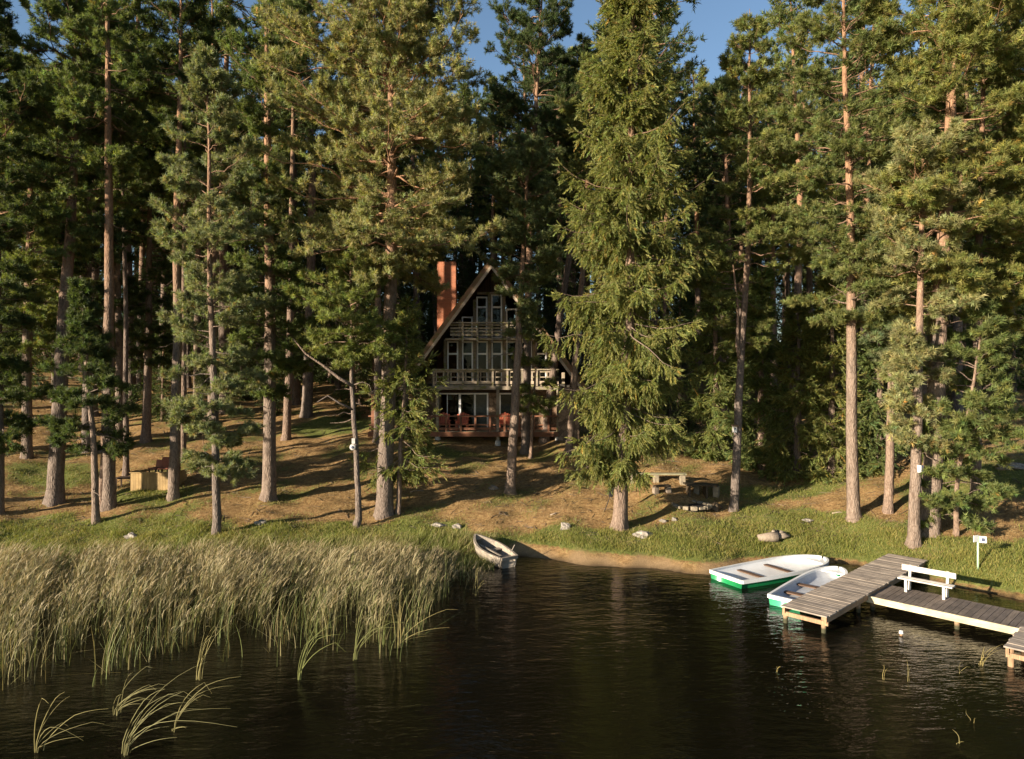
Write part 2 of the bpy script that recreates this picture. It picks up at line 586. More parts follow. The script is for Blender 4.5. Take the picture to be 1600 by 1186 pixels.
def bpoints(base, dirh, L, e, droop, lift, rng, k=7, jit=.05):
    s = np.linspace(0, 1, k)[None, :, None]
    up = np.array([0, 0, 1.0])
    L_ = L[:, None, None]
    P = base[:, None] + L_ * (s * dirh[:, None] * np.cos(e)[:, None, None] + s * np.sin(e)[:, None, None] * up)
    P = P + L_ * up * (-droop[:, None, None] * s ** 1.6 + lift[:, None, None] * s ** 3)
    side = np.cross(dirh, up)
    w = np.cumsum(rng.normal(0, jit, (len(L), k, 1)), 1); w[:, 0] = 0
    w2 = np.cumsum(rng.normal(0, jit * .7, (len(L), k, 1)), 1); w2[:, 0] = 0
    return P + L_ * (w * side[:, None] + w2 * up)


def sample(P, s):
    """P (B,k,3) sampled at s (B,m) -> points, tangents"""
    B, k, _ = P.shape
    f = np.clip(s, 0, .9999) * (k - 1)
    i = f.astype(int); fr = (f - i)[..., None]
    bi = np.arange(B)[:, None]
    a = P[bi, i]; b = P[bi, i + 1]
    return a * (1 - fr) + b * fr, unit(b - a)


def pine_crown(rng, at, z0, H, env, leaf, bark, parent, step=.5, nb=4, keep=.86, twigs=14, per=9, size=.215,
               templ=PINE_SH, flat=.45, elev=(-6, 42), droop=.14, dead=0, dead_lo=None, asym=None, val=.28):
    zs = []
    z = z0
    while z < H - .25:
        for _ in range(nb + (rng.random() < .5)):
            if rng.random() < keep: zs.append(z + rng.normal(0, .12))
        z += step * rng.uniform(.7, 1.35)
    zb = np.clip(np.array(zs), z0 * .98, H - .1)
    n = len(zb)
    az = rng.uniform(0, 2 * np.pi, n)
    dirh = np.stack([np.cos(az), np.sin(az), 0 * az], 1)
    L = env(zb) * rng.uniform(.5, 1.12, n)
    if asym is not None:
        L = L * (1 + asym * dirh[:, 0])
    L = np.maximum(L, .22)
    u = np.clip((zb - z0) / (H - z0), 0, 1)
    e = np.radians(elev[0] + (elev[1] - elev[0]) * u ** 1.4 + rng.normal(0, 9, n))
    P = bpoints(at(zb), dirh, L, e, droop * (1 - u) * rng.uniform(.5, 1.4, n), .12 * rng.uniform(.3, 1.5, n), rng)
    br = (.010 + .0105 * L)[:, None] * np.linspace(1, .22, 7)[None]
    parts = []
    V, T = tubes(P, br, 5); parts.append((V, T, None, 1))
    # twigs: side shoots spreading in the plane of the branch
    m = twigs
    pad = rng.uniform(.3, .62, (n, 1)) + np.array([[0, .3, .6]]) * rng.uniform(.75, 1.1, (n, 1))        # foliage sits in pads along the branch
    s = np.clip(np.take_along_axis(pad, rng.integers(0, 3, (n, m)), 1) + rng.normal(0, .055, (n, m)), .2, 1)
    s[:, -1] = .995
    tp, tt = sample(P, s)
    side = np.sign(rng.uniform(-1, 1, (n, m))) * np.radians(rng.uniform(22, 75, (n, m)))
    side[:, -1] *= .2
    ca, sa = np.cos(side)[..., None], np.sin(side)[..., None]
    upv = np.array([0, 0, 1.0])
    hd = unit(np.cross(tt, upv))
    td = unit(tt * ca + hd * sa + upv * rng.uniform(-.1, flat, (n, m, 1)))
    tl = (.16 + .30 * L[:, None] * (1.12 - s) + .10 * L[:, None]) * rng.uniform(.6, 1.25, (n, m))
    tl = np.minimum(tl, 1.05)
    live = rng.random((n, m)) < np.clip(.35 + .42 * L[:, None], 0, 1)
    live[:, -1] = True
    tp, td, tl = tp[live], td[live], tl[live]
    P2 = np.stack([tp, tp + td * tl[:, None] * .55 + upv * .02, tp + td * tl[:, None]], 1)
    V, T = tubes(P2, np.stack([.008 + 0 * tl, .006 + 0 * tl, .003 + 0 * tl], 1), 3)
    parts.append((V, T, None, 1))
    # shoots
    k = per
    f = 1.05 - .8 * rng.random((len(tp), k)) ** 1.6
    f[:, 0] = 1
    pos = tp[:, None] + td[:, None] * (tl[:, None] * f)[..., None] + rng.normal(0, .035, (len(tp), k, 3))
    sd = unit(td[:, None] * .75 + upv * .38 + rng.normal(0, .48, (len(tp), k, 3)))
    sz = size * rng.uniform(.7, 1.25, (len(tp), k))
    V, T, C = shoots(rng, pos.reshape(-1, 3), sd.reshape(-1, 3), sz.ravel(), templ, val=val)
    parts.append((V, T, C, 0))
    # dead lower branches
    if dead:
        zd = rng.uniform(dead_lo if dead_lo else z0 * .45, z0 + (H - z0) * .25, dead)
        az = rng.uniform(0, 2 * np.pi, dead)
        dh = np.stack([np.cos(az), np.sin(az), 0 * az], 1)
        Ld = rng.uniform(.3, 1.5, dead)
        Pd = bpoints(at(zd), dh, Ld, np.radians(rng.normal(-4, 14, dead)), .15 + 0 * Ld, .05 + 0 * Ld, rng, jit=.07)
        V, T = tubes(Pd, (.009 + .009 * Ld)[:, None] * np.linspace(1, .25, 7)[None], 4)
        parts.append((V, T, None, 1))
    return build_crown('crown', parts, leaf, bark, parent)


def spruce_crown(rng, at, z0, H, env, leaf, bark, parent, step=.42, nb=5, twigs=17, per=7, size=.31, templ=SPR_SH, keep=.9,
                 hang=1.0, val=.25, inner=.18, vary=.55):
    zs = []
    z = z0
    while z < H - .2:
        for _ in range(nb + (rng.random() < .4)):
            if rng.random() < keep: zs.append(z + rng.normal(0, .12))
        z += step * rng.uniform(.75, 1.3)
    zb = np.clip(np.array(zs), z0 * .98, H - .08)
    n = len(zb)
    az = rng.uniform(0, 2 * np.pi, n)
    dirh = np.stack([np.cos(az), np.sin(az), 0 * az], 1)
    L = np.maximum(env(zb) * rng.uniform(vary, 1.15, n), .15)
    u = np.clip((zb - z0) / (H - z0), 0, 1)
    e = np.radians(-14 + 58 * u ** 2.0 + rng.normal(0, 7, n))
    P = bpoints(at(zb), dirh, L, e, .24 * (1 - u) * rng.uniform(.6, 1.3, n), .30 * rng.uniform(.5, 1.3, n), rng, jit=.035)
    parts = []
    V, T = tubes(P, (.008 + .008 * L)[:, None] * np.linspace(1, .2, 7)[None], 5); parts.append((V, T, None, 1))
    m = twigs
    s = rng.uniform(inner, 1.0, (n, m)); s[:, -1] = .995
    tp, tt = sample(P, s)
    side = np.sign(rng.uniform(-1, 1, (n, m))) * np.radians(rng.uniform(20, 80, (n, m))); side[:, -1] *= .1
    upv = np.array([0, 0, 1.0])
    hd = unit(np.cross(tt, upv))
    down = rng.uniform(.25, 1.5, (n, m, 1)) * hang * (1 - .8 * u)[:, None, None]
    td = unit(tt * np.cos(side)[..., None] + hd * np.sin(side)[..., None] - upv * down)
    td[:, -1] = unit(tt[:, -1] + upv * .1)
    tl = (.18 + .24 * L[:, None] * (1.15 - s)) * rng.uniform(.7, 1.35, (n, m))
    live = rng.random((n, m)) < np.clip(.45 + .3 * L[:, None], 0, 1); live[:, -1] = True
    tp, td, tl = tp[live], td[live], tl[live]
    k = per
    f = np.linspace(.15, 1.0, k)[None] + rng.uniform(-.1, .1, (len(tp), k))
    sag = -.22 * tl[:, None] * f ** 2
    pos = tp[:, None] + td[:, None] * (tl[:, None] * f)[..., None] + sag[..., None] * upv * hang + rng.normal(0, .025, (len(tp), k, 3))
    sd = unit(td[:, None] + rng.normal(0, .35, (len(tp), k, 3)) - upv * .35 * hang * f[..., None])
    sz = size * rng.uniform(.7, 1.25, (len(tp), k))
    V, T, C = shoots(rng, pos.reshape(-1, 3), sd.reshape(-1, 3), sz.ravel(), templ, val=val)
    parts.append((V, T, C, 0))
    return build_crown('crown', parts, leaf, bark, parent)


def limb(tree, pts, r, bark):
    MB().tube(pts, [r * (1 - .75 * i / (len(pts) - 1)) for i in range(len(pts))], 7).build('limb', bark, tree, True)


TREES = {}


def tree(key, kind, label, base, path, w, top, env, leaf, bark='pine_bark', seed=1, group=None, **kw):
    """a tree standing on the ground at a photo pixel; path/top/env describe its silhouette in photo pixels at its own distance"""
    rng = np.random.default_rng(seed)
    x, d = hit(*base)
    z = tz(x, d)
    s = d / F
    t = thing('spruce_tree' if kind == 'spruce' else 'pine_tree', label, 'tree', (x, d, z), 0, group)
    H = PZ(top, d) - z
    pts = [(0, 0, 0)] + [((px - base[0]) * s, rng.normal(0, .05), PZ(py, d) - z) for px, py in path]
    if pts[-1][2] < H - .05:
        a, b = pts[-2], pts[-1]
        k = (H - b[2]) / max(b[2] - a[2], .5)
        pts.append((b[0] + (b[0] - a[0]) * min(k, .6), b[1], H))
    at, rad = trunk_mesh(rng, pts, w * .5 * s / 1.05, M[bark], t)
    ez = np.array([PZ(py, d) - z for py, _ in env]); eh = np.array([hw * s for _, hw in env])
    o = np.argsort(ez)
    fn = lambda q: np.interp(q, ez[o], eh[o])
    (spruce_crown if kind == 'spruce' else pine_crown)(rng, at, max(ez.min(), .3), H, fn, M[leaf], M[bark], t, **kw)
    TREES[key] = (t, d, s, z, base)
    return t


def limb_px(key, pts, r, bark='pine_bark'):
    t, d, s, z, b = TREES[key]
    limb(t, [((px - b[0]) * s, oy, PZ(py, d) - z) for px, py, oy in pts], r, M[bark])


# ------------------------------------------------------------------ setting: ground, water, sky
def near_axis(lo, hi, a, b, fine, coarse):
    out = [lo]
    while out[-1] < hi:
        c = out[-1]
        if a <= c < b: st = fine
        else:
            dd = (a - c) if c < a else (c - b)
            st = min(coarse, fine + .22 * dd)
            if c < a: st = min(st, max(fine, a - c))
        out.append(c + st)
    return np.array(out)


def green_at(x, y):
    """how much grass covers the ground, 0..1"""
    t = y - shore(x)
    n = (np.sin(1.3 * x + .7 * y) + np.sin(2.9 * x - 1.9 * y + 1) + np.sin(.61 * x - 1.1 * y + 2.2)) / 3
    wid = np.interp(x, [-30, -12, -3, 0, 3, 6, 10, 14, 20, 30], [4.5, 3.8, 2.6, 1.6, 2.6, 3.6, 4.2, 4.2, 4.6, 5])
    st = np.interp(x, [-5, -1, 1, 7, 9, 30], [.1, .3, .62, .4, .1, .1])
    g = np.clip((t - st) / .5, 0, 1) * np.clip((wid - t) / 1.6 + .35 + .5 * n, 0, 1)
    def patch(px, py, rx, ry):
        cx, cy = hit(px, py)
        return np.clip(1.3 - np.hypot((x - cx) / rx, (y - cy) / ry) + .25 * n, 0, 1)
    for p in ((225, 772, 2.6, 1.3), (520, 668, 3.0, 2.2), (1560, 752, 4, 2.0), (80, 740, 2.5, 1.5), (1240, 770, 3, 1.0), (700, 708, 3, 1.0)):
        g = np.maximum(g, .8 * patch(*p))
    return np.maximum(g, np.clip(.08 + .42 * n, 0, .34) * (t > 1))


gx = near_axis(-260, 260, -26, 26, .22, 18)
gy = near_axis(-90, 260, 11, 50, .22, 18)
XX, YY = np.meshgrid(gx, gy)
ZZ = terrain(XX, YY)
nx, ny = len(gx), len(gy)
idx = np.arange(nx * ny).reshape(ny, nx)
quads = np.stack([idx[:-1, :-1], idx[:-1, 1:], idx[1:, 1:], idx[1:, :-1]], -1).reshape(-1, 4)
TT_ = YY - shore(XX)
sand = np.clip((.62 + .24 * np.sin(2.9 * XX + .5) + .18 * np.sin(6.3 * XX) - TT_) / .45, 0, 1) * np.interp(XX, [-1.5, 0, 6.5, 8], [0, 1, 1, 0])
mud = np.clip((.16 + .08 * np.sin(5 * XX) - TT_) / .3, 0, 1)
cov = np.stack([green_at(XX, YY), sand, mud], -1).reshape(-1, 3)
me = mesh_np('ground', np.stack([XX, YY, ZZ], -1).reshape(-1, 3), quads, cov, None, 'cover')
tag(link_mesh('ground', me, M['ground'], None, True), 'brown pine needle bank with patches of grass sloping to the lake', 'ground', None, 'structure')

wm = MB().add([(-260, -90, 0), (260, -90, 0), (260, 60, 0), (-260, 60, 0)], [(0, 1, 2, 3)])
tag(wm.build('water', M['water']), 'dark rippled lake water', 'water', None, 'structure')

# ------------------------------------------------------------------ light
SUN_EL, SUN_AZ = 14.0, math.atan2(-.815, -.58)      # the sun stands behind the left shoulder; azimuth from +Y towards +X
sd_ = Vector((math.sin(SUN_AZ) * math.cos(R(SUN_EL)), math.cos(SUN_AZ) * math.cos(R(SUN_EL)), math.sin(R(SUN_EL))))
sun = bpy.data.lights.new('sun', 'SUN')
sun.energy = 5.0; sun.angle = R(.5); sun.color = (1.0, .875, .69)
so = bpy.data.objects.new('sun', sun); COL.objects.link(so)
so.rotation_euler = (-sd_).to_track_quat('-Z', 'Y').to_euler()
wd = bpy.data.worlds.new('World'); SC.world = wd; wd.use_nodes = True
wn = wd.node_tree
sky = wn.nodes.new('ShaderNodeTexSky'); sky.sky_type = 'NISHITA'; sky.sun_disc = False
sky.sun_elevation = R(SUN_EL); sky.sun_rotation = SUN_AZ; sky.dust_density = .3; sky.ozone_density = 2.0
bg = wn.nodes['Background']; bg.inputs['Strength'].default_value = .066
wn.links.new(sky.outputs[0], bg.inputs['Color'])

cam = bpy.data.cameras.new('camera')
co = bpy.data.objects.new('camera', cam); COL.objects.link(co)
cam.sensor_width = 36; cam.lens = 36 * F / 1600; cam.clip_end = 2000; cam.clip_start = .1
co.location = (0, 0, CH); co.rotation_euler = (R(90), 0, 0)
SC.camera = co
vs = SC.view_settings
vs.view_transform = 'Standard'; vs.look = 'None'; vs.exposure = 1.52; vs.gamma = 1; vs.use_curve_mapping = False
SC.cycles.use_denoising = True
SC.cycles.max_bounces = 6; SC.cycles.diffuse_bounces = 3; SC.cycles.glossy_bounces = 3; SC.cycles.transmission_bounces = 4
SC.cycles.transparent_max_bounces = 8
SC.cycles.sample_clamp_indirect = 4

# ------------------------------------------------------------------ the trees one can tell apart, left to right
tree('edge', 'pine', 'dark pine trunk cut by the left edge of the view', (-4, 802), [(-4, 400), (-8, 100)], 16, -60,
     [(690, 45), (620, 62), (560, 45), (430, 40), (300, 75), (200, 85), (100, 40), (20, 25), (-60, 5)], 'dark', seed=101, dead=4)
tree('lean', 'pine', 'pine with thick leaning trunk, pale at its foot, near the left edge', (85, 786), [(98, 520), (112, 300), (118, 60)], 25, -20,
     [(390, 25), (340, 65), (270, 90), (180, 85), (90, 75), (20, 40), (-20, 5)], 'green', seed=102, dead=8)
tree('lowdark', 'pine', 'small dark pine with low drooping crown left of the twin trunks', (150, 816), [(149, 700), (140, 600), (132, 520)], 11, 440,
     [(705, 34), (680, 52), (630, 56), (580, 40), (530, 20), (440, 5)], 'dark', seed=103, step=.4, dead=2)
tree('tall', 'pine', 'tall pine whose bare orange top trunk shows in the upper left', (170, 794), [(170, 500), (168, 200), (168, 0)], 19, -130,
     [(270, 40), (240, 85), (210, 100), (150, 75), (60, 72), (0, 80), (-130, 6)], 'green', seed=104, dead=8, keep=.66)
tree('slimtwin', 'pine', 'slender sunlit trunk pressed against the thick dark twin trunk', (158, 791), [(161, 600), (166, 450)], 8, 330,
     [(400, 8), (380, 20), (350, 20), (330, 4)], 'dark', 'grey_bark', seed=105, dead=4)
tree('pole', 'pine', 'very straight pale pole-like trunk left of the tan board screen', (197, 742), [(197, 500), (193, 290)], 8.5, 60,
     [(330, 15), (280, 40), (200, 48), (120, 30), (60, 4)], 'green', 'grey_bark', seed=106, dead=4)
tree('polebehind', 'pine', 'dim reddish trunk just behind the pale pole-like trunk', (186, 704), [(184, 480), (183, 250)], 12, -20,
     [(270, 30), (220, 60), (150, 65), (60, 55), (-20, 5)], 'dark', seed=107, dead=5)
tree('screen', 'pine', 'dark pine trunk at the right end of the tan board screen', (271, 780), [(273, 560), (276, 350), (280, 100)], 17, -70,
     [(190, 16), (170, 50), (130, 60), (80, 66), (20, 60), (-70, 5)], 'dark', seed=108, dead=6, dead_lo=4)
tree('thinlit', 'pine', 'thin sunlit trunk standing behind the dark trunk by the screen', (286, 717), [(288, 500), (288, 300)], 10, 90,
     [(330, 18), (250, 45), (160, 45), (90, 4)], 'green', 'grey_bark', seed=109, dead=4)
tree('young', 'pine', 'young pale green pine with narrow crown reaching almost to the ground', (338, 834), [(334, 600), (328, 400), (325, 250), (322, 110)], 13, 92,
     [(745, 40), (722, 62), (690, 50), (640, 55), (560, 62), (480, 80), (400, 82), (320, 76), (250, 60), (180, 45), (120, 24), (92, 4)], 'sage',
     seed=110, step=.42, keep=.8, dead=6, size=.2)
tree('bigdark', 'pine', 'thick dark trunk between the young pale pine and the thin lit trunk', (419, 780), [(422, 500), (421, 250), (417, 0)], 22, -90,
     [(610, 30), (560, 60), (500, 62), (430, 45), (330, 36), (220, 60), (110, 85), (0, 75), (-90, 5)], 'green', seed=111, keep=.8, dead=6)
tree('litback', 'pine', 'thin lit grey trunk up the slope behind the thick dark trunk', (447, 687), [(452, 560), (456, 380)], 13, -30,
     [(230, 12), (180, 45), (120, 60), (60, 50), (-30, 5)], 'dark', 'grey_bark', seed=112, dead=5)
tree('crooked', 'pine', 'small crooked pine with bare orange limbs and a round white lamp', (558, 823), [(554, 700), (549, 600), (548, 520)], 10, 415,
     [(560, 30), (535, 72), (490, 85), (450, 60), (415, 8)], 'green', seed=113, dead=5, step=.34, nb=5)
limb_px('crooked', [(551, 603, 0), (530, 590, -.1), (505, 570, -.15), (480, 553, -.2), (462, 530, -.3)], .075)
limb_px('crooked', [(551, 640, 0), (530, 628, -.2), (515, 618, -.3), (500, 628, -.4)], .05)
limb_px('crooked', [(551, 602, 0), (565, 597, .1), (575, 601, .2), (582, 618, .2)], .03)
tree('great', 'pine', 'great pine with broad pale sunlit crown left of the chimney', (600, 806), [(607, 600), (613, 400), (613, 200), (610, 0)], 28, -80,
     [(412, 40), (398, 110), (370, 150), (320, 168), (260, 140), (200, 150), (150, 165), (100, 135), (50, 105), (0, 85), (-80, 8)], 'sage',
     seed=114, step=.40, nb=7, twigs=18, per=9, keep=.84, size=.225, asym=-.12, dead=8, dead_lo=5, flat=.6, val=.22)
tree('veil', 'spruce', 'bushy olive young conifer hugging the foot of the great pine', (622, 803), [(626, 700), (634, 620)], 8, 470,
     [(735, 40), (700, 72), (650, 66), (600, 48), (540, 28), (470, 3)], 'olive', 'grey_bark', seed=115, step=.4, hang=.8, keep=.7, twigs=10)
tree('cone', 'spruce', 'narrow dark green conifer beside the left roof slope', (634, 684), [(635, 600)], 7, 486,
     [(690, 16), (640, 20), (580, 18), (530, 12), (486, 2)], 'dark', 'grey_bark', seed=116, step=.34, hang=.3, twigs=10)
tree('behindgreat', 'pine', 'straight lit trunk just left of and behind the great pine', (590, 690), [(590, 450), (589, 300)], 13, 60,
     [(400, 20), (300, 60), (180, 60), (60, 5)], 'dark', seed=117, dead=6, dead_lo=4)
tree('porch', 'pine', 'slim pine leaning in front of the house with small blue-green crown', (797, 771), [(808, 600), (815, 450), (822, 330), (824, 270)], 16, 224,
     [(520, 10), (490, 22), (455, 30), (430, 46), (385, 40), (350, 46), (300, 54), (262, 44), (224, 4)], 'blue', seed=118, step=.4, dead=4, dead_lo=6, size=.21)
tree('bluetop', 'pine', 'tall pine behind the porch pine with dark bluish open crown', (820, 708), [(824, 560), (828, 400), (838, 150), (846, 10)], 14, -60,
     [(340, 30), (250, 62), (150, 78), (50, 66), (-60, 5)], 'dark', seed=119, dead=6)
tree('tilted', 'pine', 'strongly tilted grey trunk crossing the right end of the house', (850, 690), [(862, 600), (877, 480), (894, 370), (905, 290)], 14, 60,
     [(330, 16), (250, 45), (150, 50), (60, 5)], 'dark', 'grey_bark', seed=120, dead=8, dead_lo=5)
tree('reddish', 'pine', 'slim reddish trunk between the house and the great spruce', (887, 710), [(898, 560), (910, 420), (918, 290)], 12, 90,
     [(320, 20), (200, 50), (90, 5)], 'olive', seed=121, dead=8, dead_lo=5)
tree('twig', 'pine', 'thin bare stem with a few green tufts in front of the porch', (829, 716), [(833, 640), (838, 560)], 5, 500,
     [(640, 22), (590, 34), (540, 30), (500, 4)], 'green', 'grey_bark', seed=122, step=.5, nb=2)
tree(
     'spruce', 'spruce', 'huge yellow-green spruce with drooping branches right of the house', (968, 825), [(976, 640), (986, 400), (986, 100), (986, -100)], 23, -165,
     [(722, 50), (700, 84), (655, 100), (600, 112), (540, 116), (480, 108), (420, 104), (380, 122), (320, 106), (250, 94), (180, 88), (100, 72), (0, 50), (-100, 24), (-165, 3)],
     'spruce', 'grey_bark', seed=123, twigs=30, per=8, keep=.80, step=.40, size=.30, nb=6, inner=.05, hang=1.5, vary=.36)
tree('box', 'pine', 'slim pine with forked orange trunk, flat green tiers and a white nest box', (1146, 798), [(1157, 560), (1166, 400), (1169, 200)], 14, 15,
     [(540, 20), (500, 55), (440, 66), (350, 78), (280, 66), (200, 56), (120, 40), (60, 22), (15, 3)], 'olive', seed=124, step=.75, nb=5, flat=.15, elev=(-4, 30), dead=5)
limb_px('box', [(1157, 565, 0), (1151, 540, -.1), (1151, 480, -.15), (1143, 415, -.2)], .11)
tree('layers', 'pine', 'tall straight orange-trunked pine with layered branches right of the thicket', (1335, 811), [(1331, 560), (1326, 300), (1320, 120), (1318, 0)], 19, -80,
     [(500, 40), (462, 98), (420, 100), (380, 75), (300, 98), (200, 104), (120, 92), (40, 70), (-80, 6)], 'olive', seed=125, step=.85, nb=6, flat=.18, elev=(-3, 30), twigs=14, dead=7, dead_lo=7)
tree('greystem', 'pine', 'grey stemmed pine with blue-green crown between two orange pines', (1387, 801), [(1394, 560), (1400, 420)], 14, 262,
     [(560, 30), (510, 60), (450, 78), (385, 84), (330, 68), (290, 42), (262, 5)], 'blue', 'grey_bark', seed=126, dead=4)
tree('signbox', 'pine', 'orange pine nearest the dock with a small white box on its trunk', (1427, 852), [(1433, 650), (1434, 520), (1440, 400)], 18, 205,
     [(690, 40), (640, 50), (590, 48), (520, 30), (450, 72), (380, 90), (300, 72), (240, 40), (205, 4)], 'sage', seed=127, dead=4, keep=.75)
tree('massive', 'pine', 'massive thick-trunked pine behind the pine nearest the dock', (1451, 832), [(1464, 560), (1476, 300), (1490, 60), (1496, -40)], 31, -150,
     [(470, 50), (380, 100), (280, 112), (180, 100), (80, 105), (0, 85), (-150, 8)], 'olive', seed=128, nb=5, twigs=13, flat=.3, dead=6, dead_lo=6, keep=.78)
limb_px('massive', [(1462, 575, 0), (1448, 560, -.2), (1450, 535, -.3), (1457, 500, -.3)], .12)
tree('sapling', 'pine', 'little thin-stemmed pine with low wide tufts left of the sign', (1494, 837), [(1496, 740), (1515, 620), (1528, 540)], 7, 478,
     [(812, 30), (792, 58), (740, 45), (700, 64), (650, 84), (600, 72), (540, 45), (478, 5)], 'green', 'grey_bark', seed=129, step=.42, flat=.3, keep=.7)
tree('rightback', 'pine', 'orange trunk rising behind the little thin-stemmed pine', (1524, 783), [(1528, 560), (1533, 320), (1540, 0)], 15, -70,
     [(480, 40), (400, 84), (300, 92), (200, 82), (100, 84), (0, 64), (-70, 5)], 'olive', seed=130, flat=.3, dead=5)
tree('rightedge', 'pine', 'pine at the right edge whose trunk stands outside the view', (1652, 800), [(1655, 500), (1660, 200)], 22, -60,
     [(560, 50), (450, 95), (320, 110), (180, 110), (60, 90), (-60, 8)], 'olive', seed=131, flat=.3)
tree('fill1', 'pine', 'broad dark pine filling the gap behind the leaning pale-footed pine', (42, 716), [(44, 500), (48, 300)], 15, 90,
     [(560, 40), (500, 66), (420, 76), (320, 72), (220, 56), (140, 34), (90, 4)], 'green', seed=151, step=.5, dead=3)
tree('fill2', 'pine', 'broad dark pine behind the tall pine with the bare orange top', (136, 706), [(138, 500), (140, 300)], 15, 150,
     [(545, 40), (490, 62), (420, 74), (340, 70), (260, 54), (200, 34), (150, 4)], 'dark', seed=152, step=.5, dead=3)
tree('fill3', 'pine', 'dark full-crowned pine up the slope right of the pale pole-like trunk', (228, 690), [(230, 500), (232, 300)], 14, 170,
     [(560, 36), (500, 52), (430, 62), (350, 60), (270, 46), (210, 26), (170, 4)], 'dark', seed=153, step=.5, dead=3)
for i, (bx, by, tp, hw, lb) in enumerate((
        (1190, 733, 420, 62, 'dark bushy spruce left in the thicket behind the nest box pine'),
        (1246, 742, 470, 60, 'dark yellowish bushy spruce in the middle of the thicket'),
        (1300, 741, 400, 58, 'dark bushy spruce of the thicket beside the tall layered pine'),
        (1120, 712, 380, 62, 'dark spruce in the shade right behind the great spruce'),
        (1372, 735, 440, 55, 'dark spruce at the right end of the thicket behind grey stem'))):
    e = [(by - 8, hw * .8), (by - 40, hw)] + [(by - 40 - (by - 40 - tp) * k / 5, hw * (1 - k / 5.2)) for k in range(1, 6)]
    tree('thicket%d' % i, 'spruce', lb, (bx, by), [(bx, (by + tp) / 2)], 12, tp, e, ('green', 'olive', 'olive', 'green', 'green')[i], 'grey_bark', seed=140 + i,
         twigs=18, per=6, hang=.7, step=.42, size=.36)


# ------------------------------------------------------------------ forest behind
def proto(kind, H, hw, z0, leaf, seed):
    rng = np.random.default_rng(seed)
    t = thing('spruce_tree' if kind == 'spruce' else 'pine_tree', None, 'tree')
    if kind == 'spruce':
        zz = np.array([z0, z0 + H * .08, H * .35, H * .65, H * .88, H]); ee = np.array([.75, 1, .9, .6, .25, .02]) * hw
    else:
        zz = np.array([z0, z0 + (H - z0) * .2, z0 + (H - z0) * .5, z0 + (H - z0) * .8, H]); ee = np.array([.45, .95, 1, .7, .08]) * hw
    pts = [(0, 0, 0), (rng.normal(0, .15), rng.normal(0, .15), H * .5), (rng.normal(0, .3), rng.normal(0, .3), H)]
    at, rad = trunk_mesh(rng, pts, .17 + H * .004, M['pine_bark' if kind == 'pine' else 'grey_bark'], t, 8)
    fn = lambda q: np.interp(q, zz, ee)
    if kind == 'spruce':
        spruce_crown(rng, at, z0, H, fn, M[leaf], M['grey_bark'], t, step=.62, nb=6, twigs=11, per=3, templ=SPR_FAR, size=.46, hang=.6)
    else:
        pine_crown(rng, at, z0, H, fn, M[leaf], M['pine_bark'], t, step=.62, nb=4, twigs=11, per=4, templ=PINE_FAR, size=.27, dead=9, flat=.35, dead_lo=3)
    t['H'] = H
    return t


PP = [proto('pine', 26, 2.5, 13, 'dark', 201), proto('pine', 24, 2.3, 11, 'green', 202), proto('pine', 28, 2.7, 15, 'dark', 203),
      proto('pine', 25, 2.1, 14, 'olive', 204), proto('pine', 22, 2.4, 8, 'dark', 205)]
SP = [proto('spruce', 22, 2.6, 1.0, 'dark', 211), proto('spruce', 17, 2.4, .5, 'dark', 212), proto('spruce', 25, 2.7, 2.5, 'dark', 213)]
used = set()


def place(p, x, y, s, rz, label, group):
    if p.name not in used:
        used.add(p.name); o = p
    else:
        o = p.copy(); COL.objects.link(o)
        for ch in list(p.children):
            c = ch.copy(); COL.objects.link(c); c.parent = o
    o.location = (x, y, tz(x, y) - .05); o.rotation_euler = (0, 0, rz); o.scale = (s, s, s)
    tag(o, label, 'tree', group)
    return o


rg = np.random.default_rng(77)
taken = [(o.location.x, o.location.y) for o in bpy.data.objects if o.type == 'EMPTY' and o not in PP + SP]
HOUSE_X = PX(768, 38)
GAPS = [(30, 95, 45, 330), (730, 95, 40, 260), (1130, 92, 65, 230)]       # sky openings: centre px, lowest top py, half width


def try_tree(x, y, kind, mind):
    px = CX + F * x / y
    if abs(x - HOUSE_X) < 7.2 and 35 < y < 50: return
    if abs(px - 768) < 70 and y < 52: return
    for cx, cy, wd_ in ((-4.1, 43.5, 2.6), (HOUSE_X, 38, 4.2)):       # open lane through which the low sun reaches the house
        tt = -(x - cx) * .815 - (y - cy) * .58
        if tt > 0 and abs((x - cx) * .58 - (y - cy) * .815) < wd_ and tt < 22: return
    if any((x - a) ** 2 + (y - b) ** 2 < mind ** 2 for a, b in taken): return
    p = (PP if kind == 'pine' else SP)[rg.integers(0, 5 if kind == 'pine' else 3)]
    s = rg.uniform(.85, 1.12)
    if kind == 'pine' and y < 46: s *= 1.08
    for c, lo, hw, _ in GAPS:
        if abs(px - c) < hw + 1.6 * F / y:
            topz = PZ(lo + rg.uniform(0, 45), y)
            s = min(s, (topz - tz(x, y)) / p['H'])
    if s < .45: return
    side = 'left of the house' if px < 640 else ('behind the house' if px < 900 else 'right of the house')
    if kind == 'pine':
        lb, g = f'tall dark pine standing back in the forest {side}', f'tall pines of the forest {side}'
    else:
        lb, g = f'dark spruce filling the deep forest {side}', f'dark spruces of the forest {side}'
    place(p, x, y, s, rg.uniform(0, 6.28), lb, g)
    taken.append((x, y))


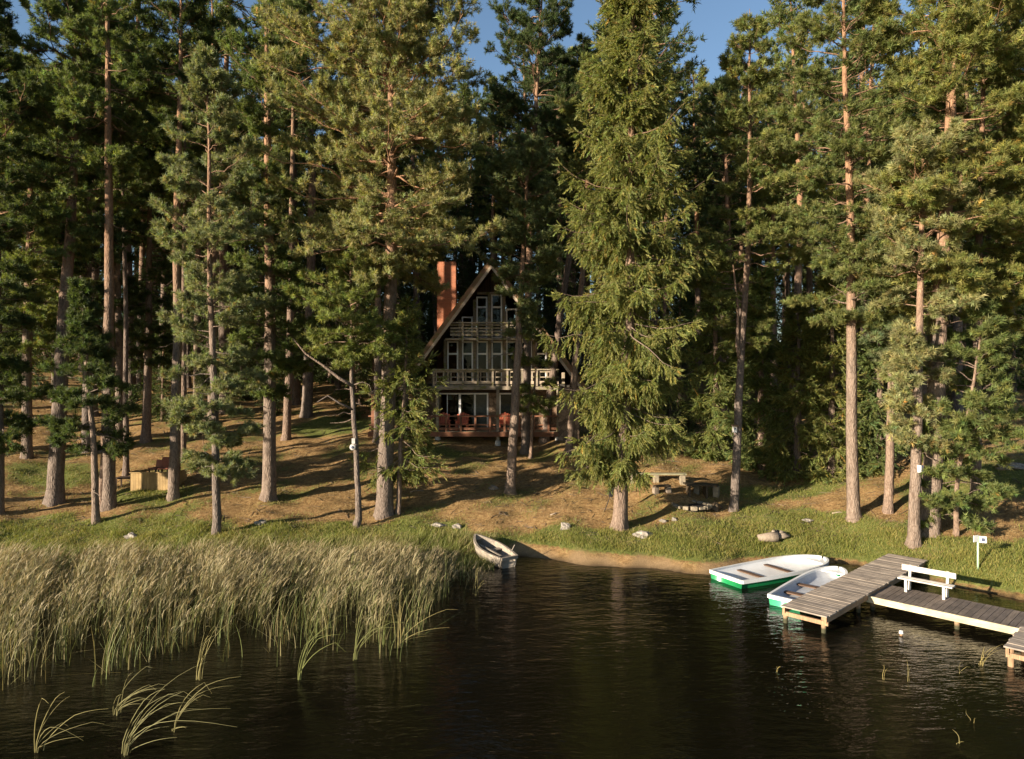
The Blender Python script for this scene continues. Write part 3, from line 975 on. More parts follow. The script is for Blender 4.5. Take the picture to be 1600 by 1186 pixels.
for _ in range(420):                                  # mid rows
    y = rg.uniform(36.5, 50); x = rg.uniform(-.80 * y, .80 * y)
    px = CX + F * x / y
    if px > 1000 and y < 38: continue
    try_tree(x, y, 'pine' if rg.random() < .8 else 'spruce', 3.0)
    if len(taken) > 118: break
for _ in range(160):                                  # young spruces under the tall trees
    y = rg.uniform(40, 50); x = rg.uniform(-.78 * y, .78 * y)
    if abs(x - HOUSE_X) < 7.5 or any((x - a) ** 2 + (y - b) ** 2 < 2.2 ** 2 for a, b in taken): continue
    side = 'left of the house' if x < HOUSE_X else 'right of the house'
    place(SP[1], x, y, rg.uniform(.35, .6), rg.uniform(0, 6.28), f'young dark spruce under the tall trees {side}', f'young spruces {side}')
    taken.append((x, y))
    if len(taken) > 150: break
for _ in range(1200):                                  # deep rows close the view
    y = rg.uniform(50, 84); x = rg.uniform(-.80 * y, .80 * y)
    try_tree(x, y, 'spruce' if rg.random() < .62 else 'pine', 2.9)
    if len(taken) > 345: break
for x, y in ((-34, 18), (-27, 31), (-31, 29.5), (-38, 24), (-34, 33.5), (-37, 30), (-41, 35), (-36, 38), (-44, 30), (-40, 41)):   # unseen pines added beyond the left edge to shade the left side
    o = place(PP[int(abs(x)) % 5], x, y, 1.0, x, 'tall pine on the bay bank outside the left edge', 'pines on the bay bank beyond the left edge')


for x, y, i in ((3.3, 61, 0), (5.6, 66, 2), (22.6, 57.5, 0), (24.8, 60, 2), (20, 64, 1), (-3, 64, 2), (9.5, 61, 0), (1, 68, 0)):   # last gaps between the far trunks
    sd = 'behind the house' if x < 6 else 'right of the house'
    place(SP[i], x, y, .85, x, f'dark spruce filling the deep forest {sd}', f'dark spruces of the forest {sd}')

# ------------------------------------------------------------------ the A-frame house
HD = 38.0
hz0 = tz(HOUSE_X, HD)
house = thing('a_frame_house', 'brown A-frame house with steep shingled roof, balconies and rows of white windows', 'house', (HOUSE_X, HD, hz0))
fx = lambda px, dy=0.0: PX(px, HD + dy) - HOUSE_X
AP, SL, EV = PZ(404, HD) - hz0, 1.36, 5.2
zl = lambda py, dy=0.0: PZ(py, HD + dy) - hz0
FY = 1.35                                            # facade plane behind the balconies
for sx in (-1, 1):
    def prof(o0, o1, x1=EV):
        return [(0, AP - o0), (sx * x1, AP - o0 - SL * x1), (sx * x1, AP - o1 - SL * x1), (0, AP - o1)]
    def slab(o0, o1, y0, y1, x1=EV):
        p = prof(o0, o1, x1)
        b = MB()
        vs = [(x, y0, z) for x, z in p] + [(x, y1, z) for x, z in p]
        return b.add(vs, [(0, 1, 2, 3), (7, 6, 5, 4), (0, 4, 5, 1), (1, 5, 6, 2), (2, 6, 7, 3), (3, 7, 4, 0)])
    slab(0, .34, -.30, 10.5).build('roof', M['roof'], house)
    slab(-.03, .36, -.36, -.302, EV + .05).build('bargeboard', M['red_wood' if False else 'roof'], house)
    slab(.362, .60, -.36, -.25, EV + .05).build('fascia', M['barge'], house)
MB().box((fx(697.5, 5.5), 5.9, (zl(409, 5.5) + 1.5) / 2), (1.17, .8, zl(409, 5.5) - 1.5)).build('chimney', M['brick'], house)
# gable boards
gz = zl(457, FY); gh = (AP - .6 - gz) / SL
g = MB()
k = -gh
while k < gh - .02:
    a, b = k, min(k + .145, gh)
    top = lambda q: AP - .5 - SL * abs(q)
    pts = [(a, gz), (b, gz), (b, top(b)), (a, top(a))]
    g.add([(x, FY - .03, z) for x, z in pts] + [(x, FY + .06, z) for x, z in pts],
          [(0, 1, 2, 3), (7, 6, 5, 4), (0, 4, 5, 1), (1, 5, 6, 2), (2, 6, 7, 3), (3, 7, 4, 0)])
    k += .155
g.build('gable', M['dark_wood'], house)
MB().box((fx(775, FY), FY - .10, zl(451, FY)), (.13, .12, .13)).box((fx(775, FY), FY - .045, zl(451, FY) + .03), (.2, .02, .2)).build('gable_lamp', M['white_frame'], house, bevel=.02)
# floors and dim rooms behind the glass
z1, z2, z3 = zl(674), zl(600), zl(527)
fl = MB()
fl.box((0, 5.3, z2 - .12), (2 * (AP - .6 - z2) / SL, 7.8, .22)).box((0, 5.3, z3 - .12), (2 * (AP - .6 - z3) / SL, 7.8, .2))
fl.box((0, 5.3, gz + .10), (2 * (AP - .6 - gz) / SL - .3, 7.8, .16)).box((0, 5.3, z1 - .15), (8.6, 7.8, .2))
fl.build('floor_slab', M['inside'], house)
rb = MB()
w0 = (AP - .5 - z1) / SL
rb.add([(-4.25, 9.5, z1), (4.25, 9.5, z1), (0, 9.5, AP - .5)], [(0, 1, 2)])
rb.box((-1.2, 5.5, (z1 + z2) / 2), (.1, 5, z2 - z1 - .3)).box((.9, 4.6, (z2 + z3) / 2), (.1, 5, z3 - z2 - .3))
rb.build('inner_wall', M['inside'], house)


def window(cx, zb, zt, w, transom=None, y=FY, mull=()):
    f = MB()
    t, dp = .085, .09
    f.box((cx - w / 2 + t / 2, y, (zb + zt) / 2), (t, dp, zt - zb)).box((cx + w / 2 - t / 2, y, (zb + zt) / 2), (t, dp, zt - zb))
    f.box((cx, y, zt - t / 2), (w - 2 * t, dp, t)).box((cx, y, zb + t / 2), (w - 2 * t, dp, t))
    if transom: f.box((cx, y - .004, transom), (w - 2 * t, dp, .10))
    for mx, mw in mull: f.box((mx, y - .002, (zb + zt) / 2), (mw, dp, zt - zb - 2 * t))
    o = f.build('window', M['white_frame'], house)
    MB().box((cx, y + .02, (zb + zt) / 2), (w - .1, .012, zt - zb - .1)).build('pane', M['glass'], o)
    return o


def post(cx, zb, zt, y, w, d, mat='house_wood', name='post'):
    return MB().box((cx, y, (zb + zt) / 2), (w, d, zt - zb)).build(name, M[mat], house, bevel=.012)


roof_in = lambda z: (AP - .62 - z) / SL
sp = 23
for kx in range(8):                                  # first floor windows
    c = fx(707.5 + sp * kx, FY)
    if c + .33 < roof_in(z2 + 1.2):
        window(c, z2 + .02, zl(533, FY), .63, zl(553, FY))
for kx in range(9):
    c = fx(696 + sp * kx, FY)
    h = min(zl(531, FY), AP - .62 - SL * (abs(c) + .1))
    post(c, z2, h, FY - .05, .17, .2)
for kx in range(-1, 4):                              # top floor windows
    c = fx(753 + sp * kx, FY)
    zt = min(zl(460, FY), AP - .7 - SL * (abs(c) + .32))
    window(c, z3 + .02, zt, .63, zl(480, FY) if zt > zl(474, FY) else None)
for kx in range(-1, 5):
    c = fx(741.5 + sp * kx, FY)
    post(c, z3, min(zl(458, FY), AP - .62 - SL * (abs(c) + .1)), FY - .05, .17, .2)
MB().box((0, FY - .05, gz - .06), (2 * gh + .1, .22, .13)).build('gable_beam', M['house_wood'], house)
MB().box((0, FY - .02, zl(531, FY) + .05), (2 * roof_in(z3) - .1, .2, .12)).build('floor_beam', M['dark_wood'], house)
for zz, zt in ((z2, zl(533, FY)), (z3, zl(460, FY))):     # sloping side lights under the roof
    for sx in (-1, 1):
        a = {z2: 2.62 if sx < 0 else 3.1, z3: 1.55 if sx < 0 else 1.75}[zz]
        b = roof_in(zz)
        if b - a > .15:
            p = [(sx * a, zz), (sx * b, zz), (sx * a, min(zt, AP - .62 - SL * a))]
            MB().add([(x, FY + .05, z) for x, z in p], [(0, 1, 2)]).build('side_light', M['glass'], house)
# balconies
def rail(x0, x1, z, h, spacing, y, slats, mat, low=.0, post_w=.11, name='balcony_rail', offs=0.0):
    b = MB()
    b.box(((x0 + x1) / 2, y - .02, z + h - .03), (x1 - x0, .16, .07))
    for s_, th in slats:
        b.box(((x0 + x1) / 2, y + .05, z + s_), (x1 - x0 - .02, .035, th))
    x = x0 + .06 + offs
    while x < x1 - .04:
        b.box((x, y, z + (h - .07 - low) / 2), (post_w, .10, h - .07 + low))
        x += spacing
    return b.build(name, M[mat], house)


bx0, bx1 = fx(703), fx(836)
MB().box(((bx0 + bx1) / 2, .65, z3 - .10), (bx1 - bx0 + .5, 1.3, .1)).build('upper_balcony', M['house_wood'], house)
rail(bx0, bx1, z3 - .02, zl(503) - z3, sp * HD / F, -.05, ((.16, .12), (.34, .10), (.52, .10), (.69, .09)), 'house_wood', low=.30, offs=fx(723) - fx(703) - .06 - sp * HD / F * 0)
mx0, mx1 = fx(676), fx(873)
MB().box(((mx0 + mx1) / 2, .65, z2 - .09), (mx1 - mx0, 1.3, .1)).build('lower_balcony', M['house_wood'], house)
rail(mx0, mx1, z2 - .02, zl(576) - z2, sp * HD / F, -.05, ((.40, .06), (.72, .13)), 'house_wood', low=.1)
b = MB()
for kx in range(3): b.box(((mx0 + mx1) / 2, -.015 + .0 * kx, z2 + .08 + .0 * kx), (mx1 - mx0 - .02, .03, .16)) if kx == 0 else None
xx = mx0 + .2
while xx < mx1 - .1:
    b.box((xx, .0, z2 + .42), (.07, .03, .5)); xx += .405
b.build('balcony_boards', M['white_frame' if False else 'barge'], house)
MB().box(((mx0 + mx1) / 2, -.10, z2 - .22), (mx1 - mx0 + .3, .14, .2)).build('balcony_beam', M['house_wood'], house, bevel=.015)
# ground floor
zt1 = zl(614, FY)
for a, c_ in ((648, 682), (763.5, 779), (806, 885)):
    x0, x1 = fx(a, FY), fx(c_, FY)
    MB().box(((x0 + x1) / 2, FY + .1, (z1 + z2) / 2 - .14), (x1 - x0, .3, z2 - z1 - .28)).build('stone_wall', M['stone_wall'], house)
for sx, x in ((-1, fx(648, FY) + .15), (1, fx(885, FY) - .15)):
    MB().box((x, 5.4, (z1 + z2) / 2 - .3), (.3, 7.7, z2 - z1 + .6)).build('stone_wall', M['stone_wall'], house)
MB().box((fx(880, 1) + .2, 1.0, (z2 - .9) / 2), (1.15, 2.6, z2 + .5)).build('stone_wall', M['stone_wall'], house)
MB().box((fx(740, FY), FY + .02, zl(609, FY)), (fx(806, FY) - fx(676, FY), .22, .36)).build('lintel', M['dark_wood'], house)
xa, xb = fx(683, FY), fx(763, FY)
window((xa + xb) / 2, z1 + .02, zt1, xb - xa, None, FY, ((fx(699, FY), .05), (fx(718.5, FY), .12), (fx(742, FY), .1)))
xa, xb = fx(780, FY), fx(805.5, FY)
window((xa + xb) / 2, z1 + .02, zt1, xb - xa)
MB().box((fx(752, FY + .5), FY + .5, (z1 + zt1) / 2), (.70, .06, zt1 - z1)).build('curtain', M['curtain'], house)
lm = MB().tube([(fx(702, 2.2), 2.6, zl(612, 2.2) + .5), (fx(702, 2.2), 2.6, zl(618, 2.2))], .012, 6).tube(
    [(fx(702, 2.2), 2.6, zl(618, 2.2)), (fx(702, 2.2), 2.6, zl(625, 2.2))], [.06, .2], 12).build('pendant_lamp', M['concrete'], house)
# porch deck on stilts
dx0, dx1 = fx(577), fx(884)
dk = MB()
yy = -.22
while yy < 1.15:
    dk.box(((dx0 + dx1) / 2, yy + .065, z1 - .02), (dx1 - dx0, .125, .04)); yy += .14
dk.build('porch_deck', M['house_wood'], house)
MB().box(((dx0 + dx1) / 2, -.26, z1 - .14), (dx1 - dx0 + .04, .05, .26)).build('deck_fascia', M['red_wood'], house)
rail(dx0, dx1, z1, zl(649) - z1, .80, -.16, ((.16, .13), (.36, .06)), 'red_wood', name='porch_rail', offs=.18)
for px in (600, 684, 778, 872):
    x = fx(px)
    zt = z2 - .32 if px != 600 else zl(612)
    post(x, z1, zt, -.06, .17, .17)
    gl = tz(HOUSE_X + x, HD - .06) - hz0
    post(x, gl + .2, z1 - .045, -.06, .17, .17, 'house_wood', 'stilt')
    MB().tube([(x, -.06, gl - .25), (x, -.06, gl + .26)], [.19, .15], 10).build('footing', M['concrete'], house)
MB().bar((fx(578), -.1, zl(616)), (fx(606), .9, zl(606)), .2, .22).build('canopy_beam', M['barge'], house)
MB().box((fx(586), -.08, (z1 + zl(616)) / 2), (.34, .3, zl(616) - z1)).build('canopy_post', M['red_wood'], house, bevel=.02)

for i, (px, lb, rz) in enumerate(((694, 'coral red armchair at the left end of the house porch', .15), (722, 'coral red armchair in the middle before the sliding doors', -.1),
                                  (790, 'coral red armchair before the window right of the porch post', .1))):
    t = thing('armchair', lb, 'chair', (HOUSE_X + fx(px, .5), HD + .5, hz0 + z1), rz, 'coral armchairs on the porch')
    MB().box((0, 0, .38), (.52, .50, .06)).build('seat', M['coral'], t, bevel=.02)
    b = MB()
    for q in range(5):
        a = (q - 2) * .125
        b.bar((a * .9, .24, .40), (a * 1.15, .40, 1.0 - abs(q - 2) * .05), .115, .03, (0, 1, 0))
    b.build('backrest', M['coral'], t, bevel=.008)
    for sx in (-1, 1):
        MB().box((sx * .33, 0, .58), (.13, .60, .035)).build('armrest', M['coral'], t, bevel=.01)
        for yy in (-.24, .22):
            MB().bar((sx * .30, yy, 0), (sx * .29, yy, .565), .06, .07, (0, 1, 0)).build('leg', M['coral'], t)

# ------------------------------------------------------------------ docks
ZD = .46
A = Vector(plane(1222, 948, ZD)); B = Vector(plane(1290, 962, ZD)); Cc = Vector(plane(1450, 873, ZD)); D = Vector(plane(1385, 868, ZD))
m0, m1 = (A + B) / 2, (Cc + D) / 2
du = (m1 - m0).normalized(); LEN = (m1 - m0).length; ang = math.atan2(du.y, du.x); WID = 1.16
dv = Vector((-du.y, du.x))                            # towards the left side of the dock


def planks(x0, x1, y0, y1, z, pw, mat, parent, th=.035, seed=0):
    r = random.Random(seed); b = MB(); x = x0
    while x < x1 - .02:
        w = pw * r.uniform(.94, 1.04)
        b.box((x + w / 2, (y0 + y1) / 2 + r.uniform(-.012, .012), z - th / 2 + r.uniform(-.004, .004)), (w - .008, y1 - y0 + r.uniform(-.02, .02), th))
        x += w
    return b.build('deck', M[mat], parent, bevel=.004)


dock = thing('dock', 'weathered grey plank jetty running from the grass out beside the two boats', 'dock', (m0.x, m0.y, 0), ang)
planks(0, LEN, -WID / 2, WID / 2, ZD, .135, 'dock', dock, seed=1)
for yy in (-WID / 2 + .06, WID / 2 - .06):
    MB().box((LEN / 2, yy, ZD - .11), (LEN - .06, .06, .14)).build('joist', M['post_wood'], dock)
MB().box((.10, 0, ZD - .20), (.06, WID - .02, .1)).build('cross_beam', M['post_wood'], dock)
for x in (.16, 2.35, 4.6):
    for yy in (-WID / 2 + .15, WID / 2 - .05):
        MB().tube([(x, yy, -1.3), (x, yy, ZD - .045)], .058, 10).build('leg', M['pile'], dock, True)

ZW = .36
E = Vector(plane(1347, 929, ZW))
wu = -dv
walk = thing('boardwalk', 'dark plank boardwalk with pale edge beam carrying the white bench', 'dock', (E.x, E.y, 0), math.atan2(wu.y, wu.x))
WL, WW = 6.5, 1.5
planks(-.05, WL, 0, WW, ZW, .15, 'walk', walk, seed=2)
MB().box((WL / 2 + .02, -.045, ZW - .07), (WL, .06, .17)).build('edge_beam', M['pale_wood'], walk, bevel=.006)
MB().box((WL / 2, WW - .1, ZW - .12), (WL - .1, .08, .16)).build('joist', M['post_wood'], walk)
for x in (.25, 2.22, 4.3, 6.2):
    for yy in (.06, WW - .15):
        MB().tube([(x, yy, -1.3), (x, yy, ZW - .05)], .06, 10).build('leg', M['pile'], walk, True)

K = Vector(plane(1568, 1009, ZD))
fing = thing('dock', 'second grey plank jetty cut off by the right edge', 'dock', (K.x, K.y, 0), ang)
FL = (E - K).dot(du) - .12
planks(0, FL, -1.15, 0, ZD, .135, 'dock', fing, seed=3)
for yy in (-1.09, -.06):
    MB().box((FL / 2, yy, ZD - .11), (FL - .06, .06, .14)).build('joist', M['post_wood'], fing)
MB().box((.10, -.575, ZD - .20), (.06, 1.1, .1)).build('cross_beam', M['post_wood'], fing)
for x in (.16, FL - .3):
    for yy in (-1.0, -.10):
        MB().tube([(x, yy, -1.3), (x, yy, ZD - .045)], .06, 10).build('leg', M['post_wood'], fing, True)

bp = Vector(plane(1444, 931, ZW))
bench = thing('park_bench', 'white wooden slat bench standing on the dark boardwalk', 'bench', (bp.x + du.x * .16, bp.y + du.y * .16, ZW), math.atan2(wu.y, wu.x))
bench.scale = (.88, .85, .80)
BL = 1.5
MB().box((0, -.12, .44), (BL, .17, .05)).box((0, .065, .44), (BL, .17, .05)).build('seat', M['bench'], bench, bevel=.008)
MB().box((0, .235, .74), (BL, .045, .19)).build('backrest', M['bench'], bench, bevel=.008)
for x in (-.52, .52):
    MB().box((x, -.14, .207), (.07, .09, .414)).build('leg', M['bench'], bench)
    MB().bar((x, .17, 0), (x, .29, .84), .07, .06, (0, 1, 0)).build('leg', M['bench'], bench)
    MB().box((x, .0, .38), (.065, .36, .07)).build('bracket', M['bench'], bench)


# ------------------------------------------------------------------ boats
def boat(name, label, pos, ang, L, beam, hull, liner, rim, pitch=0.0, stern=.8, blunt=.35, depth=.42, sheer=.16, thwarts=(.28, .56), tm='thwart', roll=0, mid=1.0, group=None):
    t = thing(name, label, 'boat', pos, ang, group)
    t.rotation_euler = (roll, pitch, ang)
    n = 22
    S = np.concatenate([np.linspace(0, .8, 14), .8 + .2 * np.sin(np.linspace(0, 1, 9)[1:] * np.pi / 2)])
    def half(s):
        if s < .45: return beam / 2 * (stern + (1 - stern) * math.sin(s / .45 * math.pi / 2))
        q = (s - .45) / .55
        return beam / 2 * max(.02, (1 - q ** (2.0 + 2.2 * blunt))) ** (.62 if blunt > .3 else .9)
    zs = lambda s: depth + sheer * s ** 2
    kz = lambda s: -.10 + (depth * .95) * max(0, (s - .62) / .38) ** 2.4
    def sec(s, off, floor=None):
        b = max(half(s) - off, .004); z1_ = zs(s); k = kz(s) + off
        if floor is not None: k = max(k, floor)
        k = min(k, z1_ - .03)
        pts = []
        for a, h in ((1, 1), (.955, .66), (.87, .34), (.70, .08), (.35, .0), (0, 0)):
            pts.append((a * b, k + (z1_ - k) * h))
        return [(y, z) for y, z in pts] + [(-y, z) for y, z in pts[-2::-1]]
    def loft(off, s0=0, s1=1, floor=None):
        b = MB(); rows = []
        for s in S:
            x = s0 + (s1 - s0) * s
            rows.append([(x * L, y, z) for y, z in sec(x, off, floor)])
        m = len(rows[0])
        vs = [p for r_ in rows for p in r_]
        fs = [(i * m + j, i * m + j + 1, (i + 1) * m + j + 1, (i + 1) * m + j) for i in range(len(rows) - 1) for j in range(m - 1)]
        fs.append(tuple(range(m)))
        return b.add(vs, fs)
    loft(0).build('hull', M[hull], t, True)
    loft(.035, .012, .985, .05 - pos[2] if pos[2] < 0 else .02).build('liner', M[liner], t, True)
    b = MB()
    for sg in (1, -1):
        pts = [(s * L, sg * (half(s) + .0), zs(s)) for s in S]
        for i in range(len(pts) - 1):
            b.bar(pts[i], pts[i + 1], .075, .10)
    b.bar((0, -half(0), zs(0)), (0, half(0), zs(0)), .075, .10)
    b.build('gunwale', M[rim], t)
    bd = [s for s in S if s > .86]
    b = MB()
    top_ = [(s * L, half(s) + .01, zs(s) - .012) for s in bd] + [(s * L, -half(s) - .01, zs(s) - .012) for s in bd[::-1]]
    m_ = len(top_)
    b.add(top_ + [(x, y, z - .03) for x, y, z in top_], [tuple(range(m_)), tuple(range(m_, 2 * m_))[::-1]] + [(i, (i + 1) % m_, m_ + (i + 1) % m_, m_ + i) for i in range(m_)])
    b.build('bow_deck', M[liner if liner != 'grey_boat' else rim], t)
    for s in thwarts:
        h = half(s) - .03
        MB().box((s * L, 0, zs(s) - .10), (.19, 2 * h, .035)).build('thwart', M[tm], t, bevel=.005)
    return t, half, zs


ps, pb = Vector((6.5, 21.0)), Vector((10.35, 23.0))
v_ = pb - ps
b1, _, _ = boat('rowing_boat', 'larger white rowing boat with dark green hull, two brown thwarts, left of the jetty', (ps.x, ps.y, -.21), math.atan2(v_.y, v_.x), v_.length, 1.5,
                'green_boat', 'white_boat', 'white_boat', 0, .88, .75, .42, .06, (.27, .55))
s0 = A + du * 1.3 + dv * .55
b2, _, _ = boat('rowing_boat', 'smaller white rowing boat with mint green hull pressed against the jetty', (s0.x, s0.y, -.19), ang + .02, 3.85, 1.06,
                'mint_boat', 'grey_boat', 'white_boat', 0, .84, .8, .42, .12, (.26, .50))
os_, ob = Vector(plane(795, 886, .02)), Vector(plane(742, 856, .22))
v_ = ob - os_
b3, h3, z3_ = boat('rowing_boat', 'small old grey wooden skiff with its bow on the sand beside the reeds', (os_.x, os_.y, .02), math.atan2(v_.y, v_.x), v_.length, .92,
                   'old_boat', 'old_boat', 'old_boat', -.075, .68, .0, .30, .20, (.20, .52), 'old_boat')
MB().bar((.3, .12, .30), (1.7, .2, .36), .07, .03).build('oar', M['old_boat'], b3)
MB().tube([(.5, -.40, .28), (.45, -.52, .55)], .018, 6).build('rowlock', M['old_boat'], b3)

# ------------------------------------------------------------------ sign, boxes, lamp
def ground_thing(name, label, cat, px, py, rz=0, group=None, dz=0):
    x, y = hit(px, py)
    return thing(name, label, cat, (x, y, tz(x, y) + dz), rz, group), x, y


t, x, y = ground_thing('sign_post', 'small white two-board sign on a pale green post on the grass', 'sign', 1528, 891)
hh = PZ(838, y) - tz(x, y)
MB().tube([(0, 0, -.2), (0, 0, hh)], .028, 10).build('post', M['pale_green'], t, True)
o = MB().box((-.09, -.045, hh - .06), (.21, .02, .20), .35).build('board', M['sign'], t, bevel=.004)
o = MB().box((.12, -.04, hh - .09), (.20, .02, .20), -.5).build('board', M['sign'], t, bevel=.004)
MB().box((.125, -.056, hh - .09), (.09, .012, .10), -.5).build('emblem', M['sign_dark'], o)


def on_trunk(key, px, py, name, label, cat, side=-1):
    t, d, s, z, b = TREES[key]
    x = PX(px, d)
    return thing(name, label, cat, (x, t.location.y - .16, PZ(py, d)))


t = on_trunk('box', 1146, 675, 'nest_box', 'white nest box on the left side of the slim forked pine', 'nest box')
MB().box((0, 0, .12), (.14, .15, .24)).build('box', M['sign'], t, bevel=.006)
MB().box((0, -.02, .27), (.23, .24, .035), rot=Matrix.Rotation(R(8), 3, 'X')).build('roof', M['post_wood'], t)
MB().tube([(0, -.087, .16), (0, -.079, .16)], .025, 10).build('entrance_hole', M['black'], t)
MB().bar((.05, .08, .1), (.26, .14, .1), .04, .05).build('bracket', M['post_wood'], t)
t = on_trunk('signbox', 1430, 734, 'meter_box', 'small white box with dark side on the orange pine nearest the dock', 'box')
MB().box((0, -.07, .06), (.09, .10, .24)).build('case', M['sign'], t, bevel=.006)
MB().box((.085, -.05, .06), (.075, .10, .23)).build('side_cover', M['sign_dark'], t, bevel=.006)
t = on_trunk('crooked', 553, 698, 'tree_lamp', 'round white lamp fixed on the small crooked pine', 'lamp')
MB().tube([(0, -.06, 0), (0, -.03, 0), (0, .06, 0)], [.10, .12, .10], 16).build('lamp_shade', M['concrete'], t, True)
MB().tube([(0, -.072, 0), (0, -.055, 0)], [.05, .06], 12).build('lens', M['sign_dark'], t, True)
MB().box((0, .09, .22), (.12, .06, .2)).build('mount', M['concrete'], t)

# ------------------------------------------------------------------ terrace with tan screen, chairs, table, hanging seat
xs, ys = hit(237, 765)
zg = tz(xs, ys)
sc = ys / F
t = thing('board_screen', 'tan upright-board screen round the small terrace among the left trunks', 'screen', (xs, ys, zg), .05)
hw_ = 32 * sc; hb = 26 * sc
b = MB(); q = -hw_
while q < hw_ - .03:
    b.box((q + .055, 0, hb / 2 - .03), (.104, .03, hb + .06)); q += .11
b.build('front_boards', M['tan'], t)
b = MB(); q = .08
while q < 1.3:
    b.box((-hw_ - .02, q, hb / 2), (.03, .104, hb)).box((hw_ + .02, q, hb / 2), (.03, .104, hb)); q += .11
b.build('side_boards', M['tan'], t)
MB().box((0, 0, hb + .02), (2 * hw_ + .1, .09, .03)).build('cap_rail', M['tan'], t)
b = MB(); q = .10
while q < 1.6:
    b.box((0, q, hb * .55), (2 * hw_ - .02, .12, .03)); q += .13
b.build('platform', M['dark_bench'], t)
for i, (px, dy, lb) in enumerate(((228, .8, 'rust red chair partly hidden at the left end of the screen'), (243, .75, 'rust red chair looking over the middle of the tan screen'), (259, .8, 'rust red chair beside the trunk at the screen right end'))):
    c = thing('garden_chair', lb, 'chair', (xs + (px - 237) * sc, ys + dy, zg + hb * .55 + .015), (-.3, .1, .35)[i], 'rust red chairs behind the tan screen')
    MB().box((0, 0, .40), (.44, .42, .06)).build('seat', M['rust'], c, bevel=.02)
    MB().bar((0, .20, .43), (0, .27, .86 if i else .74), .40, .05, (0, 1, 0)).build('backrest', M['rust'], c, bevel=.03)
    for sx in (-.18, .18):
        for sy in (-.17, .17):
            MB().box((sx, sy, .185), (.04, .04, .37)).build('leg', M['black'], c)
t = thing('low_table', 'dark low table standing left of the tan board screen', 'table', (xs - 48 * sc, ys + .5, tz(xs - 48 * sc, ys + .5)), .1)
MB().box((0, 0, .42), (.85, .6, .05)).build('tabletop', M['dark_wood'], t)
for sx in (-.36, .36):
    for sy in (-.24, .24):
        MB().box((sx, sy, .175), (.05, .05, .45)).build('leg', M['dark_wood'], t)

x, y = hit(318, 752)
y -= .3; x = PX(318, y)
zc = PZ(722, y)
t = thing('hanging_seat', 'black hanging seat with a small orange cushion behind the young pine', 'seat', (x, y, zc))
vs_, fs_ = [], []
for i in range(9):
    th = math.pi * (.06 + .62 * i / 8)
    for j in range(14):
        ph = math.pi * (-.15 + 1.3 * j / 13)
        vs_.append((.32 * math.sin(th) * math.cos(ph), .30 * math.sin(th) * math.sin(ph), -.42 * math.cos(math.pi - th) * -1 * -1))
for i in range(8):
    for j in range(13):
        fs_.append((i * 14 + j, i * 14 + j + 1, (i + 1) * 14 + j + 1, (i + 1) * 14 + j))
o = MB().add(vs_, fs_).build('shell', M['black'], t, True)
so_ = o.modifiers.new('thick', 'SOLIDIFY'); so_.thickness = .03
ts_ = TREES['screen'][0]                              # it hangs from a low limb of the pine beside the screen
ax_, ay_, az_ = x - .1 - ts_.location.x, y + .05 - ts_.location.y, zc + 2.4 - ts_.location.z
limb(ts_, [(.03, 0, az_ - .5), (ax_ * .4, ay_ * .4, az_ - .1), (ax_ * .8, ay_ * .8, az_ + .06), (ax_ * 1.08, ay_ * 1.08, az_), (ax_ * 1.5, ay_ * 1.4, az_ - .05)], .075, M['pine_bark'])
MB().tube([(0, .05, .38), (-.05, .05, 1.0), (-.1, .05, 2.42)], .018, 6).build('rope', M['post_wood'], t)
MB().box((-.26, -.1, .30), (.15, .12, .15), .4).build('cushion', M['coral'], t, bevel=.04)
MB().tube([(.0, .0, -.30), (0, .0, -.40)], [.22, .18], 14).build('base', M['black'], t)

# ------------------------------------------------------------------ picnic place
def span_bench(label, p0, p1, h, w, mat, feet, footmat):
    x0, y0 = hit(*p0); x1, y1 = hit(*p1)
    c = Vector(((x0 + x1) / 2, (y0 + y1) / 2))
    zg = tz(c.x, c.y)
    t = thing('plank_bench', label, 'bench', (c.x, c.y, zg), math.atan2(y1 - y0, x1 - x0))
    L = math.hypot(x1 - x0, y1 - y0)
    MB().box((0, 0, h), (L, w, .07)).build('plank', M[mat], t, bevel=.01)
    for f in feet:
        fx_ = (f - .5) * L
        MB().box((fx_, 0, h / 2 - .10), (.24, w * .8, h + .12)).build('foot', M[footmat], t, bevel=.03)
    return t


span_bench('long mossy plank bench lying across low blocks behind the great spruce', (978, 757), (1072, 757), .36, .34, 'bench_green', (.12, .5, .94), 'block')
span_bench('short dark plank bench on pale blocks at the right of the picnic place', (1086, 768), (1122, 776), .42, .36, 'dark_bench', (.08, .92), 'block')
span_bench('low dark plank seat in the middle of the picnic place', (1022, 771), (1046, 770), .26, .26, 'dark_bench', (.1, .9), 'stump')
t, x, y = ground_thing('picnic_table', 'dark low table with thick legs between the picnic benches', 'table', 1094, 783)
MB().box((0, .5, .62), (1.0, .7, .06)).build('tabletop', M['dark_bench'], t, bevel=.01)
for sx in (-.36, .36): MB().box((sx, .5, .28), (.09, .5, .62)).build('leg', M['dark_bench'], t, bevel=.02)
t, x, y = ground_thing('fire_pit', 'low stone rimmed fire pit before the picnic table', 'fire pit', 1080, 792)
b = MB()
rr = random.Random(4)
for i in range(15):
    a = 2 * math.pi * i / 15
    b.box((.72 * math.cos(a), .72 * math.sin(a), .06), (.24 * rr.uniform(.8, 1.2), .2, .13 * rr.uniform(.7, 1.3)), a + 1.57)
b.build('stone_rim', M['block'], t, bevel=.03)
MB().tube([(0, 0, -.1), (0, 0, .05)], .62, 18).build('ash_bed', M['black'], t)
t, x, y = ground_thing('shovel', 'dark tool leaning on the ground just left of the great spruce trunk', 'tool', 944, 799)
hx_ = 17 * y / F
MB().tube([(0, 0, -.05), (hx_ * .55, .1, .55)], .016, 6).build('shaft', M['black'], t)
